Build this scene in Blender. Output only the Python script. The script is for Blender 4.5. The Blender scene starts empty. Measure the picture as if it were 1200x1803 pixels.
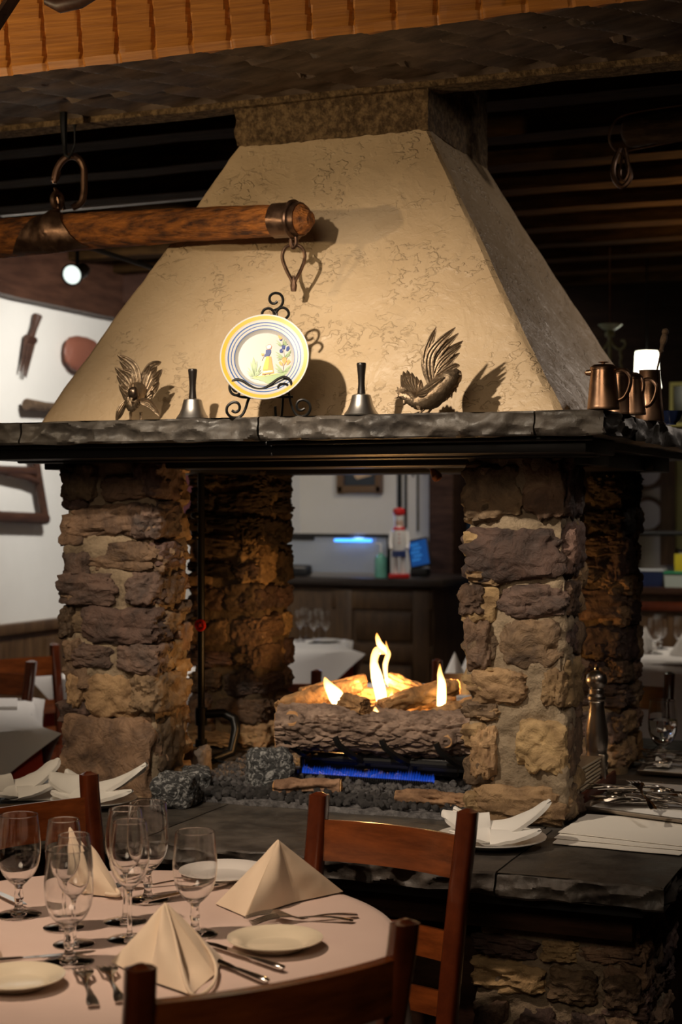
import bpy, bmesh, math, random
from mathutils import Vector, Matrix, noise, Euler
random.seed(7)
SC = bpy.context.scene
COL = SC.collection
V = Vector
# ------------------------------------------------------------ camera, world, lights, exposure
FPX = 2800.0; TH = math.radians(22.15); CAMZ = 1.46; HOR = 890.0
FWD = V((-math.sin(TH), math.cos(TH), 0)); RGT = V((math.cos(TH), math.sin(TH), 0))
cd = bpy.data.cameras.new('camera'); cam = bpy.data.objects.new('camera', cd); COL.objects.link(cam)
cd.sensor_fit = 'VERTICAL'; cd.sensor_height = 36.0; cd.sensor_width = 24.0
cd.lens = FPX / 1803.0 * 36.0; cd.shift_y = -(901.5 - HOR) / 1803.0
cam.location = (0, 0, CAMZ); cam.rotation_euler = (math.pi / 2, 0, TH)
cd.dof.use_dof = True; cd.dof.focus_distance = 3.35; cd.dof.aperture_fstop = 4.5
cd.clip_start = 0.05
SC.camera = cam
SC.view_settings.view_transform = 'Standard'; SC.view_settings.look = 'None'
SC.view_settings.gamma = 1.0; SC.view_settings.use_curve_mapping = False
SC.view_settings.exposure = 0.0
w = bpy.data.worlds.new('world'); SC.world = w; w.use_nodes = True
w.node_tree.nodes['Background'].inputs[0].default_value = (1.0, 0.8, 0.6, 1)
w.node_tree.nodes['Background'].inputs[1].default_value = 0.02

def light(name, kind, loc, aim, energy, color, size=0.1, angle=60, blend=0.7):
    ld = bpy.data.lights.new(name, kind); ld.energy = energy; ld.color = color
    if kind == 'AREA': ld.shape = 'DISK'; ld.size = size
    else: ld.shadow_soft_size = size
    if kind == 'SPOT': ld.spot_size = math.radians(angle); ld.spot_blend = blend
    o = bpy.data.objects.new(name, ld); COL.objects.link(o); o.location = loc
    if aim is not None: o.rotation_euler = (V(aim) - V(loc)).to_track_quat('-Z', 'Y').to_euler()
    return o
WARM = (1.0, 0.72, 0.42); AMB = (1.0, 0.55, 0.22); NEU = (1.0, 0.88, 0.74)
light('spot_hood', 'SPOT', (-1.58, 2.2, 2.33), (-1.40, 3.45, 1.50), 112, (1.0, .83, .63), 0.016, 68, 1.0)
light('spot_hood_top', 'SPOT', (-2.6, 0.6, 2.75), (-1.7, 3.6, 2.1), 3, WARM, 0.3, 40, 1.0)
light('spot_pillars', 'SPOT', (-2.6, 1.7, 2.55), (-2.0, 3.5, 1.0), 62, (1, .76, .50), 0.03, 40, 0.9)
light('spot_pillar_right', 'SPOT', (-0.5, 1.9, 2.6), (-1.0, 3.6, 0.9), 15, (1, .74, .46), 0.03, 34, 0.9)
light('lamp_over_table', 'SPOT', (-1.85, 1.9, 2.75), (-1.35, 2.45, .74), 132, (1, .74, .54), 0.04, 46, 0.9)
light('spot_beam', 'SPOT', (-3.2, 1.9, 2.15), (-1.95, 3.28, 2.72), 84, (1, .75, .44), 0.04, 62, 1.0)
light('spot_left_wall', 'SPOT', (-2.9, 5.6, 2.55), (-4.24, 7.0, 1.75), 150, (1, .95, .88), 0.06, 85, 0.9)
light('fill_room', 'AREA', (-0.8, 0.2, 2.7), (-1.4, 3.2, 0.8), 19, (1, .78, .56), 1.2)
light('back_room', 'AREA', (-2.6, 8.2, 2.55), (-3.4, 9.7, 1.3), 22, (1, .87, .72), 0.5)
light('left_room', 'SPOT', (-3.0, 5.6, 2.55), (-3.0, 5.8, .7), 90, (1, .88, .76), 0.2, 100, .8)
light('right_room', 'SPOT', (-1.2, 7.9, 2.5), (-1.3, 8.3, .7), 60, (1, .86, .70), 0.2, 80, .8)
light('right_cool', 'SPOT', (0.1, 5.6, 2.45), (-1.1, 4.1, 1.95), 36, (1, .84, .70), 0.06, 40, 0.8)
light('ledge_right', 'SPOT', (0.2, 3.0, 2.6), (-0.7, 3.8, .73), 22, (1, .86, .74), 0.04, 46, .9)
light('joist_glow', 'SPOT', (-0.1, 6.5, 1.2), (-0.1, 6.5001, 2.75), 260, (1, .64, .26), 0.2, 104, .6)

# ------------------------------------------------------------ pixel helpers (metric points from photo measurements)
def ray(px, py): return FWD + RGT * ((px - 600) / FPX) + V((0, 0, (HOR - py) / FPX))
def U(px, py, d): return V((0, 0, CAMZ)) + ray(px, py) * d
def H(px, py, z): return U(px, py, (z - CAMZ) * FPX / (HOR - py))
def PY(px, py, y):
    r = ray(px, py); return V((0, 0, CAMZ)) + r * (y / r.y)
def PX(px, py, x):
    r = ray(px, py); return V((0, 0, CAMZ)) + r * (x / r.x)
def depth(p): return p.dot(FWD)

# ------------------------------------------------------------ mesh helpers
def fr(p, s=1.0, o=4, seed=0.0):
    return noise.fractal(V((p[0] * s + seed, p[1] * s + seed * 1.7, p[2] * s - seed)), 0.9, 2.1, o)
class MB:
    def __init__(s): s.v = []; s.f = []
    def add(s, vs, fs, M=None):
        b = len(s.v)
        s.v.extend([tuple(M @ V(v)) for v in vs] if M is not None else [tuple(v) for v in vs])
        s.f.extend([tuple(i + b for i in f) for f in fs]); return s
    def merge(s, o, M=None): return s.add(o.v, o.f, M)
    def box(s, c, d, M=None, bev=0.0, seg=2):
        bm = bmesh.new(); bmesh.ops.create_cube(bm, size=1.0)
        for v in bm.verts: v.co = V((v.co.x * d[0] + c[0], v.co.y * d[1] + c[1], v.co.z * d[2] + c[2]))
        if bev > 0: bmesh.ops.bevel(bm, geom=bm.edges[:], offset=min(bev, min(d) * .45), segments=seg, profile=.5, affect='EDGES')
        bm.verts.index_update()
        vs = [v.co.copy() for v in bm.verts]; fs = [[v.index for v in f.verts] for f in bm.faces]; bm.free()
        return s.add(vs, fs, M)
    def lathe(s, prof, n=32, M=None, wob=None):
        vs = []; fs = []; m = len(prof)
        for i in range(n):
            a = 2 * math.pi * i / n
            for (r, z) in prof:
                vs.append((max(r, 1e-5) * math.cos(a), max(r, 1e-5) * math.sin(a), z))
        for i in range(n):
            j = (i + 1) % n
            for k in range(m - 1):
                fs.append((i * m + k, j * m + k, j * m + k + 1, i * m + k + 1))
        if wob: vs = [wob(V(v)) for v in vs]
        return s.add(vs, fs, M)
    def tube(s, pts, r, n=8, closed=False, M=None, flat=1.0):
        pts = [V(p) for p in pts]; N = len(pts)
        rs = r if isinstance(r, (list, tuple)) else [r] * N
        vs = []; fs = []; up = None
        for i in range(N):
            a = pts[(i - 1) % N] if (closed or i > 0) else pts[0]
            b = pts[(i + 1) % N] if (closed or i < N - 1) else pts[-1]
            t = (b - a).normalized() if (b - a).length > 1e-9 else V((0, 0, 1))
            if up is None:
                up = t.orthogonal().normalized()
            up = (up - t * up.dot(t)); up = up.normalized() if up.length > 1e-6 else t.orthogonal().normalized()
            sd = t.cross(up)
            for k in range(n):
                an = 2 * math.pi * k / n
                vs.append(pts[i] + (up * math.cos(an) + sd * math.sin(an) * flat) * rs[i])
        for i in range(N if closed else N - 1):
            j = (i + 1) % N
            for k in range(n):
                l = (k + 1) % n
                fs.append((i * n + k, i * n + l, j * n + l, j * n + k))
        if not closed:
            fs.append(tuple(range(n - 1, -1, -1))); fs.append(tuple((N - 1) * n + k for k in range(n)))
        return s.add(vs, fs, M)
    def grid(s, fn, nu, nv, closeu=False, M=None):
        vs = [fn(i / nu, j / nv) for i in range(nu if closeu else nu + 1) for j in range(nv + 1)]
        fs = []
        for i in range(nu):
            i2 = (i + 1) % nu if closeu else i + 1
            for j in range(nv):
                fs.append((i * (nv + 1) + j, i2 * (nv + 1) + j, i2 * (nv + 1) + j + 1, i * (nv + 1) + j + 1))
        return s.add(vs, fs, M)
    def sheet(s, fn, nu, nv, t, M=None):       # grid with thickness t (closed)
        P = [[V(fn(i / nu, j / nv)) for j in range(nv + 1)] for i in range(nu + 1)]
        def nrm(i, j):
            a = P[min(i + 1, nu)][j] - P[max(i - 1, 0)][j]; b = P[i][min(j + 1, nv)] - P[i][max(j - 1, 0)]
            n = a.cross(b); return n.normalized() if n.length > 1e-12 else V((0, 0, 1))
        A = []; B = []
        for i in range(nu + 1):
            for j in range(nv + 1):
                q = nrm(i, j) * (t / 2); A.append(P[i][j] + q); B.append(P[i][j] - q)
        o = len(A); W = nv + 1; fs = []
        for i in range(nu):
            for j in range(nv):
                a, b, c, d = i * W + j, (i + 1) * W + j, (i + 1) * W + j + 1, i * W + j + 1
                fs.append((a, b, c, d)); fs.append((o + d, o + c, o + b, o + a))
        for i in range(nu):
            a, b = i * W, (i + 1) * W; fs.append((b, a, o + a, o + b))
            a, b = i * W + nv, (i + 1) * W + nv; fs.append((a, b, o + b, o + a))
        for j in range(nv):
            a, b = j, j + 1; fs.append((a, b, o + b, o + a))
            a, b = nu * W + j, nu * W + j + 1; fs.append((b, a, o + a, o + b))
        return s.add(A + B, fs, M)
    def prism(s, poly, y0, y1, M=None):        # poly in x,z ; extruded along y
        n = len(poly); vs = [(x, y0, z) for x, z in poly] + [(x, y1, z) for x, z in poly]
        fs = [tuple(range(n)), tuple(range(2 * n - 1, n - 1, -1))] + [(i, i + n, (i + 1) % n + n, (i + 1) % n) for i in range(n)]
        return s.add(vs, fs, M)
    def gbox(s, x0, x1, y0, y1, z0, z1, nx, ny, nz, fn=None, M=None):
        ids = {}; vs = []; fs = []
        def vid(i, j, k):
            if (i, j, k) not in ids:
                p = V((x0 + (x1 - x0) * i / nx, y0 + (y1 - y0) * j / ny, z0 + (z1 - z0) * k / nz))
                nn = V(((i == nx) - (i == 0), (j == ny) - (j == 0), (k == nz) - (k == 0)))
                ids[(i, j, k)] = len(vs); vs.append(fn(p, nn) if fn else p)
            return ids[(i, j, k)]
        for i in range(nx):
            for j in range(ny):
                fs.append((vid(i, j, 0), vid(i, j + 1, 0), vid(i + 1, j + 1, 0), vid(i + 1, j, 0)))
                fs.append((vid(i, j, nz), vid(i + 1, j, nz), vid(i + 1, j + 1, nz), vid(i, j + 1, nz)))
        for i in range(nx):
            for k in range(nz):
                fs.append((vid(i, 0, k), vid(i + 1, 0, k), vid(i + 1, 0, k + 1), vid(i, 0, k + 1)))
                fs.append((vid(i, ny, k), vid(i, ny, k + 1), vid(i + 1, ny, k + 1), vid(i + 1, ny, k)))
        for j in range(ny):
            for k in range(nz):
                fs.append((vid(0, j, k), vid(0, j, k + 1), vid(0, j + 1, k + 1), vid(0, j + 1, k)))
                fs.append((vid(nx, j, k), vid(nx, j + 1, k), vid(nx, j + 1, k + 1), vid(nx, j, k + 1)))
        return s.add(vs, fs, M)
    def rock(s, c, h, seed=0, n=8, amp=.12, k=4.0, fs_=2.2, M=None):
        def fn(p, nn):
            q = (abs(p.x) ** k + abs(p.y) ** k + abs(p.z) ** k) ** (1 / k)
            u = p / q
            d = 1 + amp * fr(u, fs_ * .6, 3, seed * 7.3) + amp * .45 * noise.noise(u * 5 + V((seed * 3.1, 0, seed)))
            u = u * d
            return V((c[0] + u.x * h[0], c[1] + u.y * h[1], c[2] + u.z * h[2]))
        return s.gbox(-1, 1, -1, 1, -1, 1, n, n, n, fn, M)
def place(loc=(0, 0, 0), rot=(0, 0, 0), sc=(1, 1, 1)):
    if isinstance(sc, (int, float)): sc = (sc, sc, sc)
    return Matrix.LocRotScale(V(loc), Euler(rot), V(sc))
def mkmesh(name, mb, mat, smooth=35):
    me = bpy.data.meshes.new(name); me.from_pydata(mb.v, [], mb.f); me.validate(); me.update()
    if mat is not None: me.materials.append(mat)
    if smooth:
        me.polygons.foreach_set('use_smooth', [True] * len(me.polygons)); me.set_sharp_from_angle(angle=math.radians(smooth))
    return me
def fixn(me):
    bm = bmesh.new(); bm.from_mesh(me); bmesh.ops.recalc_face_normals(bm, faces=bm.faces[:]); bm.to_mesh(me); bm.free()
def link(name, me, parent=None, loc=None, rot=None, label=None, cat=None, group=None, kind=None, scale=None):
    o = bpy.data.objects.new(name, me); COL.objects.link(o)
    if parent is not None: o.parent = parent
    if loc is not None: o.location = loc
    if rot is not None: o.rotation_euler = rot
    if scale is not None: o.scale = (scale,) * 3 if isinstance(scale, (int, float)) else scale
    if label: o['label'] = label
    if cat: o['category'] = cat
    if group: o['group'] = group
    if kind: o['kind'] = kind
    return o
def obj(name, mb, mat, parent=None, smooth=35, fix=True, **kw):
    me = mkmesh(name, mb, mat, smooth)
    if fix: fixn(me)
    return link(name, me, parent, **kw)
def thing(name, label, cat, loc=(0, 0, 0), rz=0, group=None, rot=None, kind=None, scale=None):
    return link(name, None, None, loc, rot if rot is not None else (0, 0, rz), label, cat, group, kind, scale)
def dup(root, loc, rz=0, label=None, group=None, rot=None, scale=None):
    r = root.copy(); COL.objects.link(r); r.location = loc; r.rotation_euler = rot if rot is not None else (0, 0, rz)
    if scale is not None: r.scale = (scale,) * 3 if isinstance(scale, (int, float)) else scale
    if label: r['label'] = label
    if group: r['group'] = group
    for ch in list(root.children):
        c = ch.copy(); COL.objects.link(c); c.parent = r
        for g in list(ch.children):
            d = g.copy(); COL.objects.link(d); d.parent = c
    return r

# ------------------------------------------------------------ materials
def mat(name, col, rough=.6, metal=0.0, col2=None, scale=6.0, stretch=(1, 1, 1), bump=0.0, bscale=None, bdist=.004, detail=6,
        rnd=0.0, dist=0.0, spec=None, contrast=(.35, .65), trans=0.0, ior=1.45, emis=None, estr=0.0, coat=0.0, col3=None, sheen=0, sub=0, rvar=0.0, ridged=False):
    m = bpy.data.materials.new(name); m.use_nodes = True; nt = m.node_tree; N = nt.nodes; L = nt.links
    b = N['Principled BSDF']; b.inputs['Roughness'].default_value = rough; b.inputs['Metallic'].default_value = metal
    b.inputs['Base Color'].default_value = (*col, 1); b.inputs['IOR'].default_value = ior
    b.inputs['Transmission Weight'].default_value = trans; b.inputs['Coat Weight'].default_value = coat
    b.inputs['Coat Roughness'].default_value = .15
    if spec is not None: b.inputs['Specular IOR Level'].default_value = spec
    if sheen: b.inputs['Sheen Weight'].default_value = sheen
    if sub: b.inputs['Subsurface Weight'].default_value = sub; b.inputs['Subsurface Scale'].default_value = .01
    if emis: b.inputs['Emission Color'].default_value = (*emis, 1); b.inputs['Emission Strength'].default_value = estr
    if col2 or bump or rvar or rnd:
        tc = N.new('ShaderNodeTexCoord'); mp = N.new('ShaderNodeMapping'); mp.inputs['Scale'].default_value = stretch
        L.new(tc.outputs['Object'], mp.inputs['Vector'])
        vec = mp.outputs['Vector']
        oi = N.new('ShaderNodeObjectInfo')
        if rnd:
            ad = N.new('ShaderNodeVectorMath'); ad.operation = 'ADD'; ml = N.new('ShaderNodeMath'); ml.operation = 'MULTIPLY'; ml.inputs[1].default_value = 37
            L.new(oi.outputs['Random'], ml.inputs[0]); L.new(vec, ad.inputs[0]); L.new(ml.outputs[0], ad.inputs[1]); vec = ad.outputs['Vector']
        if col2:
            n1 = N.new('ShaderNodeTexNoise'); n1.inputs['Scale'].default_value = scale; n1.inputs['Detail'].default_value = detail; n1.inputs['Distortion'].default_value = dist
            n1.inputs['Roughness'].default_value = .65
            L.new(vec, n1.inputs['Vector'])
            rp = N.new('ShaderNodeValToRGB'); e = rp.color_ramp.elements
            e[0].position = contrast[0]; e[0].color = (*col, 1); e[1].position = contrast[1]; e[1].color = (*col2, 1)
            if col3:
                x = e.new(min(.99, contrast[1] + .12)); x.color = (*col3, 1)
            L.new(n1.outputs['Fac'], rp.inputs['Fac']); src = rp.outputs['Color']
            if rnd:
                hs = N.new('ShaderNodeHueSaturation'); mr = N.new('ShaderNodeMapRange'); mr.inputs['To Min'].default_value = 1 - rnd; mr.inputs['To Max'].default_value = 1 + rnd
                L.new(oi.outputs['Random'], mr.inputs['Value']); L.new(mr.outputs['Result'], hs.inputs['Value'])
                m2 = N.new('ShaderNodeMath'); m2.operation = 'MULTIPLY'; m2.inputs[1].default_value = 7.13; m3 = N.new('ShaderNodeMath'); m3.operation = 'FRACT'
                mr2 = N.new('ShaderNodeMapRange'); mr2.inputs['To Min'].default_value = .5 - .018 * rnd; mr2.inputs['To Max'].default_value = .5 + .03 * rnd
                L.new(oi.outputs['Random'], m2.inputs[0]); L.new(m2.outputs[0], m3.inputs[0]); L.new(m3.outputs[0], mr2.inputs['Value']); L.new(mr2.outputs['Result'], hs.inputs['Hue'])
                L.new(src, hs.inputs['Color']); src = hs.outputs['Color']
            L.new(src, b.inputs['Base Color'])
        if rvar:
            n3 = N.new('ShaderNodeTexNoise'); n3.inputs['Scale'].default_value = scale * 2; L.new(vec, n3.inputs['Vector'])
            mr3 = N.new('ShaderNodeMapRange'); mr3.inputs['To Min'].default_value = max(0, rough - rvar); mr3.inputs['To Max'].default_value = min(1, rough + rvar)
            mr3.inputs['From Min'].default_value = .3; mr3.inputs['From Max'].default_value = .7
            L.new(n3.outputs['Fac'], mr3.inputs['Value']); L.new(mr3.outputs['Result'], b.inputs['Roughness'])
        if bump:
            n2 = N.new('ShaderNodeTexNoise'); n2.inputs['Scale'].default_value = bscale or scale * 3; n2.inputs['Detail'].default_value = 8; n2.inputs['Roughness'].default_value = .6
            n2.inputs['Distortion'].default_value = dist
            if ridged: n2.noise_type = 'RIDGED_MULTIFRACTAL'
            L.new(vec, n2.inputs['Vector'])
            bp = N.new('ShaderNodeBump'); bp.inputs['Strength'].default_value = bump; bp.inputs['Distance'].default_value = bdist
            L.new(n2.outputs['Fac'], bp.inputs['Height']); L.new(bp.outputs['Normal'], b.inputs['Normal'])
    return m
def stucco_mat():
    m = mat('hood_plaster', (.50, .36, .215), .45, col2=(.60, .455, .29), scale=2.2, contrast=(.3, .7))
    nt = m.node_tree; N = nt.nodes; L = nt.links; b = N['Principled BSDF']
    tc = N.new('ShaderNodeTexCoord')
    def ns(sc, det, dist_, st=(1, 1, 1)):
        mp = N.new('ShaderNodeMapping'); mp.inputs['Scale'].default_value = st; L.new(tc.outputs['Object'], mp.inputs['Vector'])
        a = N.new('ShaderNodeTexNoise'); a.inputs['Scale'].default_value = sc; a.inputs['Detail'].default_value = det; a.inputs['Distortion'].default_value = dist_
        L.new(mp.outputs[0], a.inputs['Vector']); return a.outputs['Fac']
    def ramp(src, p0, p1):
        r = N.new('ShaderNodeMapRange'); r.interpolation_type = 'SMOOTHSTEP'; r.inputs['From Min'].default_value = p0; r.inputs['From Max'].default_value = p1
        L.new(src, r.inputs['Value']); return r.outputs['Result']
    def math_(op, x, y):
        n = N.new('ShaderNodeMath'); n.operation = op
        for k, q in enumerate((x, y)):
            if isinstance(q, (int, float)): n.inputs[k].default_value = q
            else: L.new(q, n.inputs[k])
        return n.outputs[0]
    scr = ramp(ns(42, 5, .5, (1, 1, 1.5)), .52, .60)          # small torn scrapes
    msk = ramp(ns(6, 4, .3), .48, .60)
    big = ramp(ns(11, 4, .8, (1, 1, .8)), .35, .65)           # trowel laps
    h = math_('ADD', math_('MULTIPLY', scr, math_('ADD', math_('MULTIPLY', msk, .8), .12)), math_('MULTIPLY', big, .55))
    h = math_('ADD', h, math_('MULTIPLY', ns(110, 4, 0), .22))
    bp = N.new('ShaderNodeBump'); bp.inputs['Strength'].default_value = .8; bp.inputs['Distance'].default_value = .0040
    L.new(h, bp.inputs['Height']); L.new(bp.outputs['Normal'], b.inputs['Normal'])
    return m
M_hood = stucco_mat()
M_cork = mat('chimney_stucco', (.085, .05, .022), .95, col2=(.24, .155, .075), scale=60, contrast=(.42, .62), bump=1, bscale=80, bdist=.012)
M_mortar = mat('mortar', (.20, .15, .10), .95, col2=(.36, .28, .19), scale=9, bump=1, bscale=60, bdist=.008)
M_stone = mat('fieldstone', (.065, .040, .028), .72, col2=(.24, .15, .092), scale=11, col3=(.42, .30, .18), rnd=.45, bump=1, bscale=26, bdist=.014, dist=.6, contrast=(.34, .62), rvar=.15)
M_stone2 = mat('fieldstone_tan', (.17, .10, .05), .75, col2=(.44, .29, .15), scale=9, rnd=.25, bump=1, bscale=24, bdist=.014, dist=.5, rvar=.15)
M_stone3 = mat('fieldstone_dark', (.05, .035, .032), .7, col2=(.16, .095, .075), scale=10, rnd=.4, bump=1, bscale=30, bdist=.014, dist=.8, rvar=.15)
M_slate = mat('slate', (.030, .027, .025), .5, col2=(.095, .082, .070), scale=9, rnd=.15, bump=.7, bscale=22, bdist=.006, rvar=.15)
M_beam = mat('beam_wood', (.24, .078, .010), .5, col2=(.60, .235, .035), scale=5, stretch=(1, .3, 26), bump=.3, bscale=8, bdist=.003, contrast=(.25, .8), dist=.4)
M_darkwood = mat('dark_wood', (.022, .011, .007), .7, spec=.12, col2=(.06, .03, .018), scale=6, stretch=(1, 6, 6), bump=.3, bscale=12)
M_joist = mat('joist_wood', (.016, .008, .003), .8, col2=(.045, .022, .007), scale=6, stretch=(1, 6, 6), bump=.3, bscale=12, spec=.05)
M_brown = mat('brown_wood', (.035, .014, .008), .5, col2=(.075, .032, .018), scale=5, stretch=(6, 1, 6), bump=.2, bscale=12)
M_panel = mat('panel_wood', (.06, .032, .015), .45, col2=(.13, .072, .032), scale=4, stretch=(6, 6, 1), bump=.2, bscale=10)
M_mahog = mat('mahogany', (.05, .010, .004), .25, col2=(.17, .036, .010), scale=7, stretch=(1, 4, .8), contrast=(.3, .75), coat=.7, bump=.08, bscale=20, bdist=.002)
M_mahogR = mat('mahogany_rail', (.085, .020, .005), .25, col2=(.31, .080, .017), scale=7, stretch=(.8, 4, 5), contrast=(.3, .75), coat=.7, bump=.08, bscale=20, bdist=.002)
M_yoke = mat('yoke_wood', (.055, .017, .006), .62, col2=(.48, .16, .025), scale=14, stretch=(1, 4, 4), contrast=(.36, .66), bump=1, bscale=20, bdist=.014)
M_oldwood = mat('weathered_wood', (.05, .028, .016), .8, col2=(.16, .10, .055), scale=8, stretch=(1, 6, 6), bump=1, bscale=14, bdist=.01)
M_undershade = mat('beam_underside_shade', (.05, .034, .025), .55, col2=(.17, .12, .09), scale=7, stretch=(1, 3, 3), bump=.5, bscale=14)  # grey-brown unstained underside, with its lack of light darkened into the colour
M_stone4 = mat('fieldstone_blackish', (.010, .007, .005), .85, col2=(.045, .028, .016), scale=9, rnd=.4, bump=1, bscale=26, bdist=.012)  # near-black stone colour for the upper part of the far pillars
M_mortar2 = mat('mortar_dark', (.07, .048, .028), .95, col2=(.20, .14, .08), scale=4, bump=1, bscale=50, bdist=.008)  # darker mortar colour for the far pillars
M_iron = mat('black_iron', (.012, .012, .012), .38, metal=.5, bump=.15, bscale=60)
M_rust = mat('aged_iron', (.10, .055, .035), .38, metal=.85, col2=(.20, .12, .08), scale=20, bump=.35, bscale=40, bdist=.003, rvar=.1)
M_black = mat('black_metal', (.008, .008, .009), .45)
M_wall = mat('white_plaster', (.74, .72, .67), .9, col2=(.78, .76, .71), scale=3, bump=.2, bscale=60)
M_wallback = mat('cream_plaster', (.62, .58, .50), .9, col2=(.66, .62, .54), scale=3, bump=.2, bscale=60)
M_floor = mat('floor_boards', (.03, .015, .008), .5, col2=(.06, .03, .015), scale=5, stretch=(1, 6, 1), bump=.2)
M_linen = mat('table_linen', (.60, .46, .40), .9, col2=(.64, .50, .435), scale=4, bump=.35, bscale=300, bdist=.0006, sheen=.2)
M_linenw = mat('white_linen', (.72, .70, .68), .9, col2=(.76, .74, .72), scale=4, bump=.3, bscale=300, bdist=.0006, sheen=.2)
M_red = mat('red_linen', (.30, .022, .006), .85, col2=(.38, .035, .01), scale=4, sheen=.2)
M_napkin = mat('cream_napkin', (.74, .60, .44), .9, col2=(.78, .64, .48), scale=6, bump=.3, bscale=350, bdist=.0006, sheen=.2)
M_napw = mat('white_napkin', (.80, .78, .75), .9, col2=(.84, .82, .79), scale=6, bump=.3, bscale=350, bdist=.0006, sheen=.2)
M_china = mat('cream_china', (.74, .66, .50), .22, coat=.6)
M_chinaw = mat('white_china', (.80, .79, .76), .2, coat=.6)
M_steel = mat('cutlery_steel', (.62, .58, .54), .16, metal=1)
M_brushed = mat('brushed_steel', (.50, .45, .40), .3, metal=1, bump=.15, bscale=30, stretch=(1, 1, 12), bdist=.001)
M_bellm = mat('bell_metal', (.42, .40, .38), .38, metal=1)
M_pewter = mat('aged_silver', (.20, .14, .085), .42, metal=.9, col2=(.34, .26, .18), scale=30, bump=.8, bscale=90, bdist=.003)
M_copper = mat('aged_copper', (.30, .17, .10), .34, metal=1, col2=(.46, .28, .18), scale=9, rvar=.1, bump=.1)
def glass_mat(name='clear_glass', col=(1, 1, 1), rough=0.0):
    m = bpy.data.materials.new(name); m.use_nodes = True; nt = m.node_tree; nt.nodes.clear()
    o = nt.nodes.new('ShaderNodeOutputMaterial'); g = nt.nodes.new('ShaderNodeBsdfGlass'); g.inputs['IOR'].default_value = 1.47
    g.inputs['Color'].default_value = (*col, 1); g.inputs['Roughness'].default_value = rough; nt.links.new(g.outputs[0], o.inputs['Surface']); return m
M_glass = glass_mat()
M_water = glass_mat('water'); M_water.node_tree.nodes['Glass BSDF'].inputs['IOR'].default_value = 1.33
M_bark = mat('ceramic_bark', (.10, .066, .052), .85, col2=(.36, .26, .205), scale=22, stretch=(.5, 1, 1), bump=1, bscale=60, bdist=.008, contrast=(.35, .65))
M_burnt = mat('split_log', (.09, .045, .02), .85, col2=(.50, .29, .13), scale=9, bump=1, bscale=30, bdist=.010, dist=1.0, contrast=(.36, .62))
M_ash = mat('ashen_lump', (.05, .052, .056), .9, col2=(.36, .37, .38), scale=40, bump=1, bscale=44, bdist=.010, dist=2.5, contrast=(.50, .60))
M_logend = mat('cut_wood', (.42, .22, .09), .8, col2=(.58, .34, .16), scale=16, bump=.5)
M_lava = mat('lava_rock', (.035, .033, .036), .75, col2=(.13, .125, .13), scale=60, rnd=.5, bump=1, bscale=120, bdist=.004)
M_paper = mat('kraft_paper', (.42, .30, .18), .9); M_white = mat('white_paper', (.78, .74, .68), .85, bump=.1, bscale=60)
def emi(name, col, s):
    m = bpy.data.materials.new(name); m.use_nodes = True; nt = m.node_tree; nt.nodes.clear()
    o = nt.nodes.new('ShaderNodeOutputMaterial'); e = nt.nodes.new('ShaderNodeEmission'); e.inputs[0].default_value = (*col, 1); e.inputs[1].default_value = s
    nt.links.new(e.outputs[0], o.inputs['Surface']); return m
def flame_mat(name, c1, c2, s, zlo=0, zhi=1):
    m = bpy.data.materials.new(name); m.use_nodes = True; nt = m.node_tree; nt.nodes.clear()
    o = nt.nodes.new('ShaderNodeOutputMaterial'); e = nt.nodes.new('ShaderNodeEmission'); e.inputs[1].default_value = s
    tc = nt.nodes.new('ShaderNodeTexCoord'); sp = nt.nodes.new('ShaderNodeSeparateXYZ'); mr = nt.nodes.new('ShaderNodeMapRange')
    mr.inputs['From Min'].default_value = zlo; mr.inputs['From Max'].default_value = zhi
    rp = nt.nodes.new('ShaderNodeValToRGB'); rp.color_ramp.elements[0].color = (*c1, 1); rp.color_ramp.elements[1].color = (*c2, 1)
    nt.links.new(tc.outputs['Generated'], sp.inputs[0]); nt.links.new(sp.outputs['Z'], mr.inputs['Value']); nt.links.new(mr.outputs['Result'], rp.inputs['Fac'])
    nt.links.new(rp.outputs['Color'], e.inputs[0]); nt.links.new(e.outputs[0], o.inputs['Volume']); return m
# ------------------------------------------------------------ the room
def struct(name, mb, m, label, **kw): return obj(name, mb, m, label=label, kind='structure', **kw)
struct('floor', MB().box((-.5, 4, -.05), (9, 14, .1)), M_floor, 'dark wooden restaurant floor', smooth=0)
LW = -4.24
wl = struct('wall_left', MB().box((LW - .05, 4, 1.45), (.1, 14, 2.9)), M_wall, 'white plaster wall on the left', smooth=0)
mbp = MB(); mbp.box((LW + .012, 4, .43), (.024, 14, .86))
wp = struct('trim_1', mbp, M_panel, 'dark wood panelling along the foot of the left wall', smooth=0)
for i in range(16):
    obj('panel_stile', MB().box((LW + .03, 3 + i * .45, .42), (.016, .07, .80), bev=.003), M_panel, wp)
struct('trim_2', MB().box((LW + .025, 4, .885), (.05, 14, .05), bev=.006), M_panel, 'chair rail on top of the left panelling')
struct('wall_back', MB().box((-1, 9.75, 1.45), (6.6, .1, 2.9)), M_wallback, 'cream plaster wall at the far back', smooth=0)
struct('wall_right', MB().box((3.6, 4, 1.45), (.1, 14, 2.9)), M_panel, 'dark wall on the right', smooth=0)
struct('wall_front', MB().box((-.5, -2.6, 1.45), (9, .1, 2.9)), M_panel, 'dark wall behind the camera', smooth=0)
ce = struct('ceiling', MB().box((-.5, 4, 2.93), (9, 14, .06)), M_darkwood, 'dark plank ceiling carried on joists', smooth=0)
rng = random.Random(3)
for i in range(14):
    y = 4.55 + i * .43
    jm = MB().gbox(-4.2, 3.5, y, y + .12, 2.66, 2.90, 40, 2, 2, lambda p, n: p + n * .006 * noise.noise(p * 3))
    obj('joist', jm, M_joist, ce)
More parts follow.
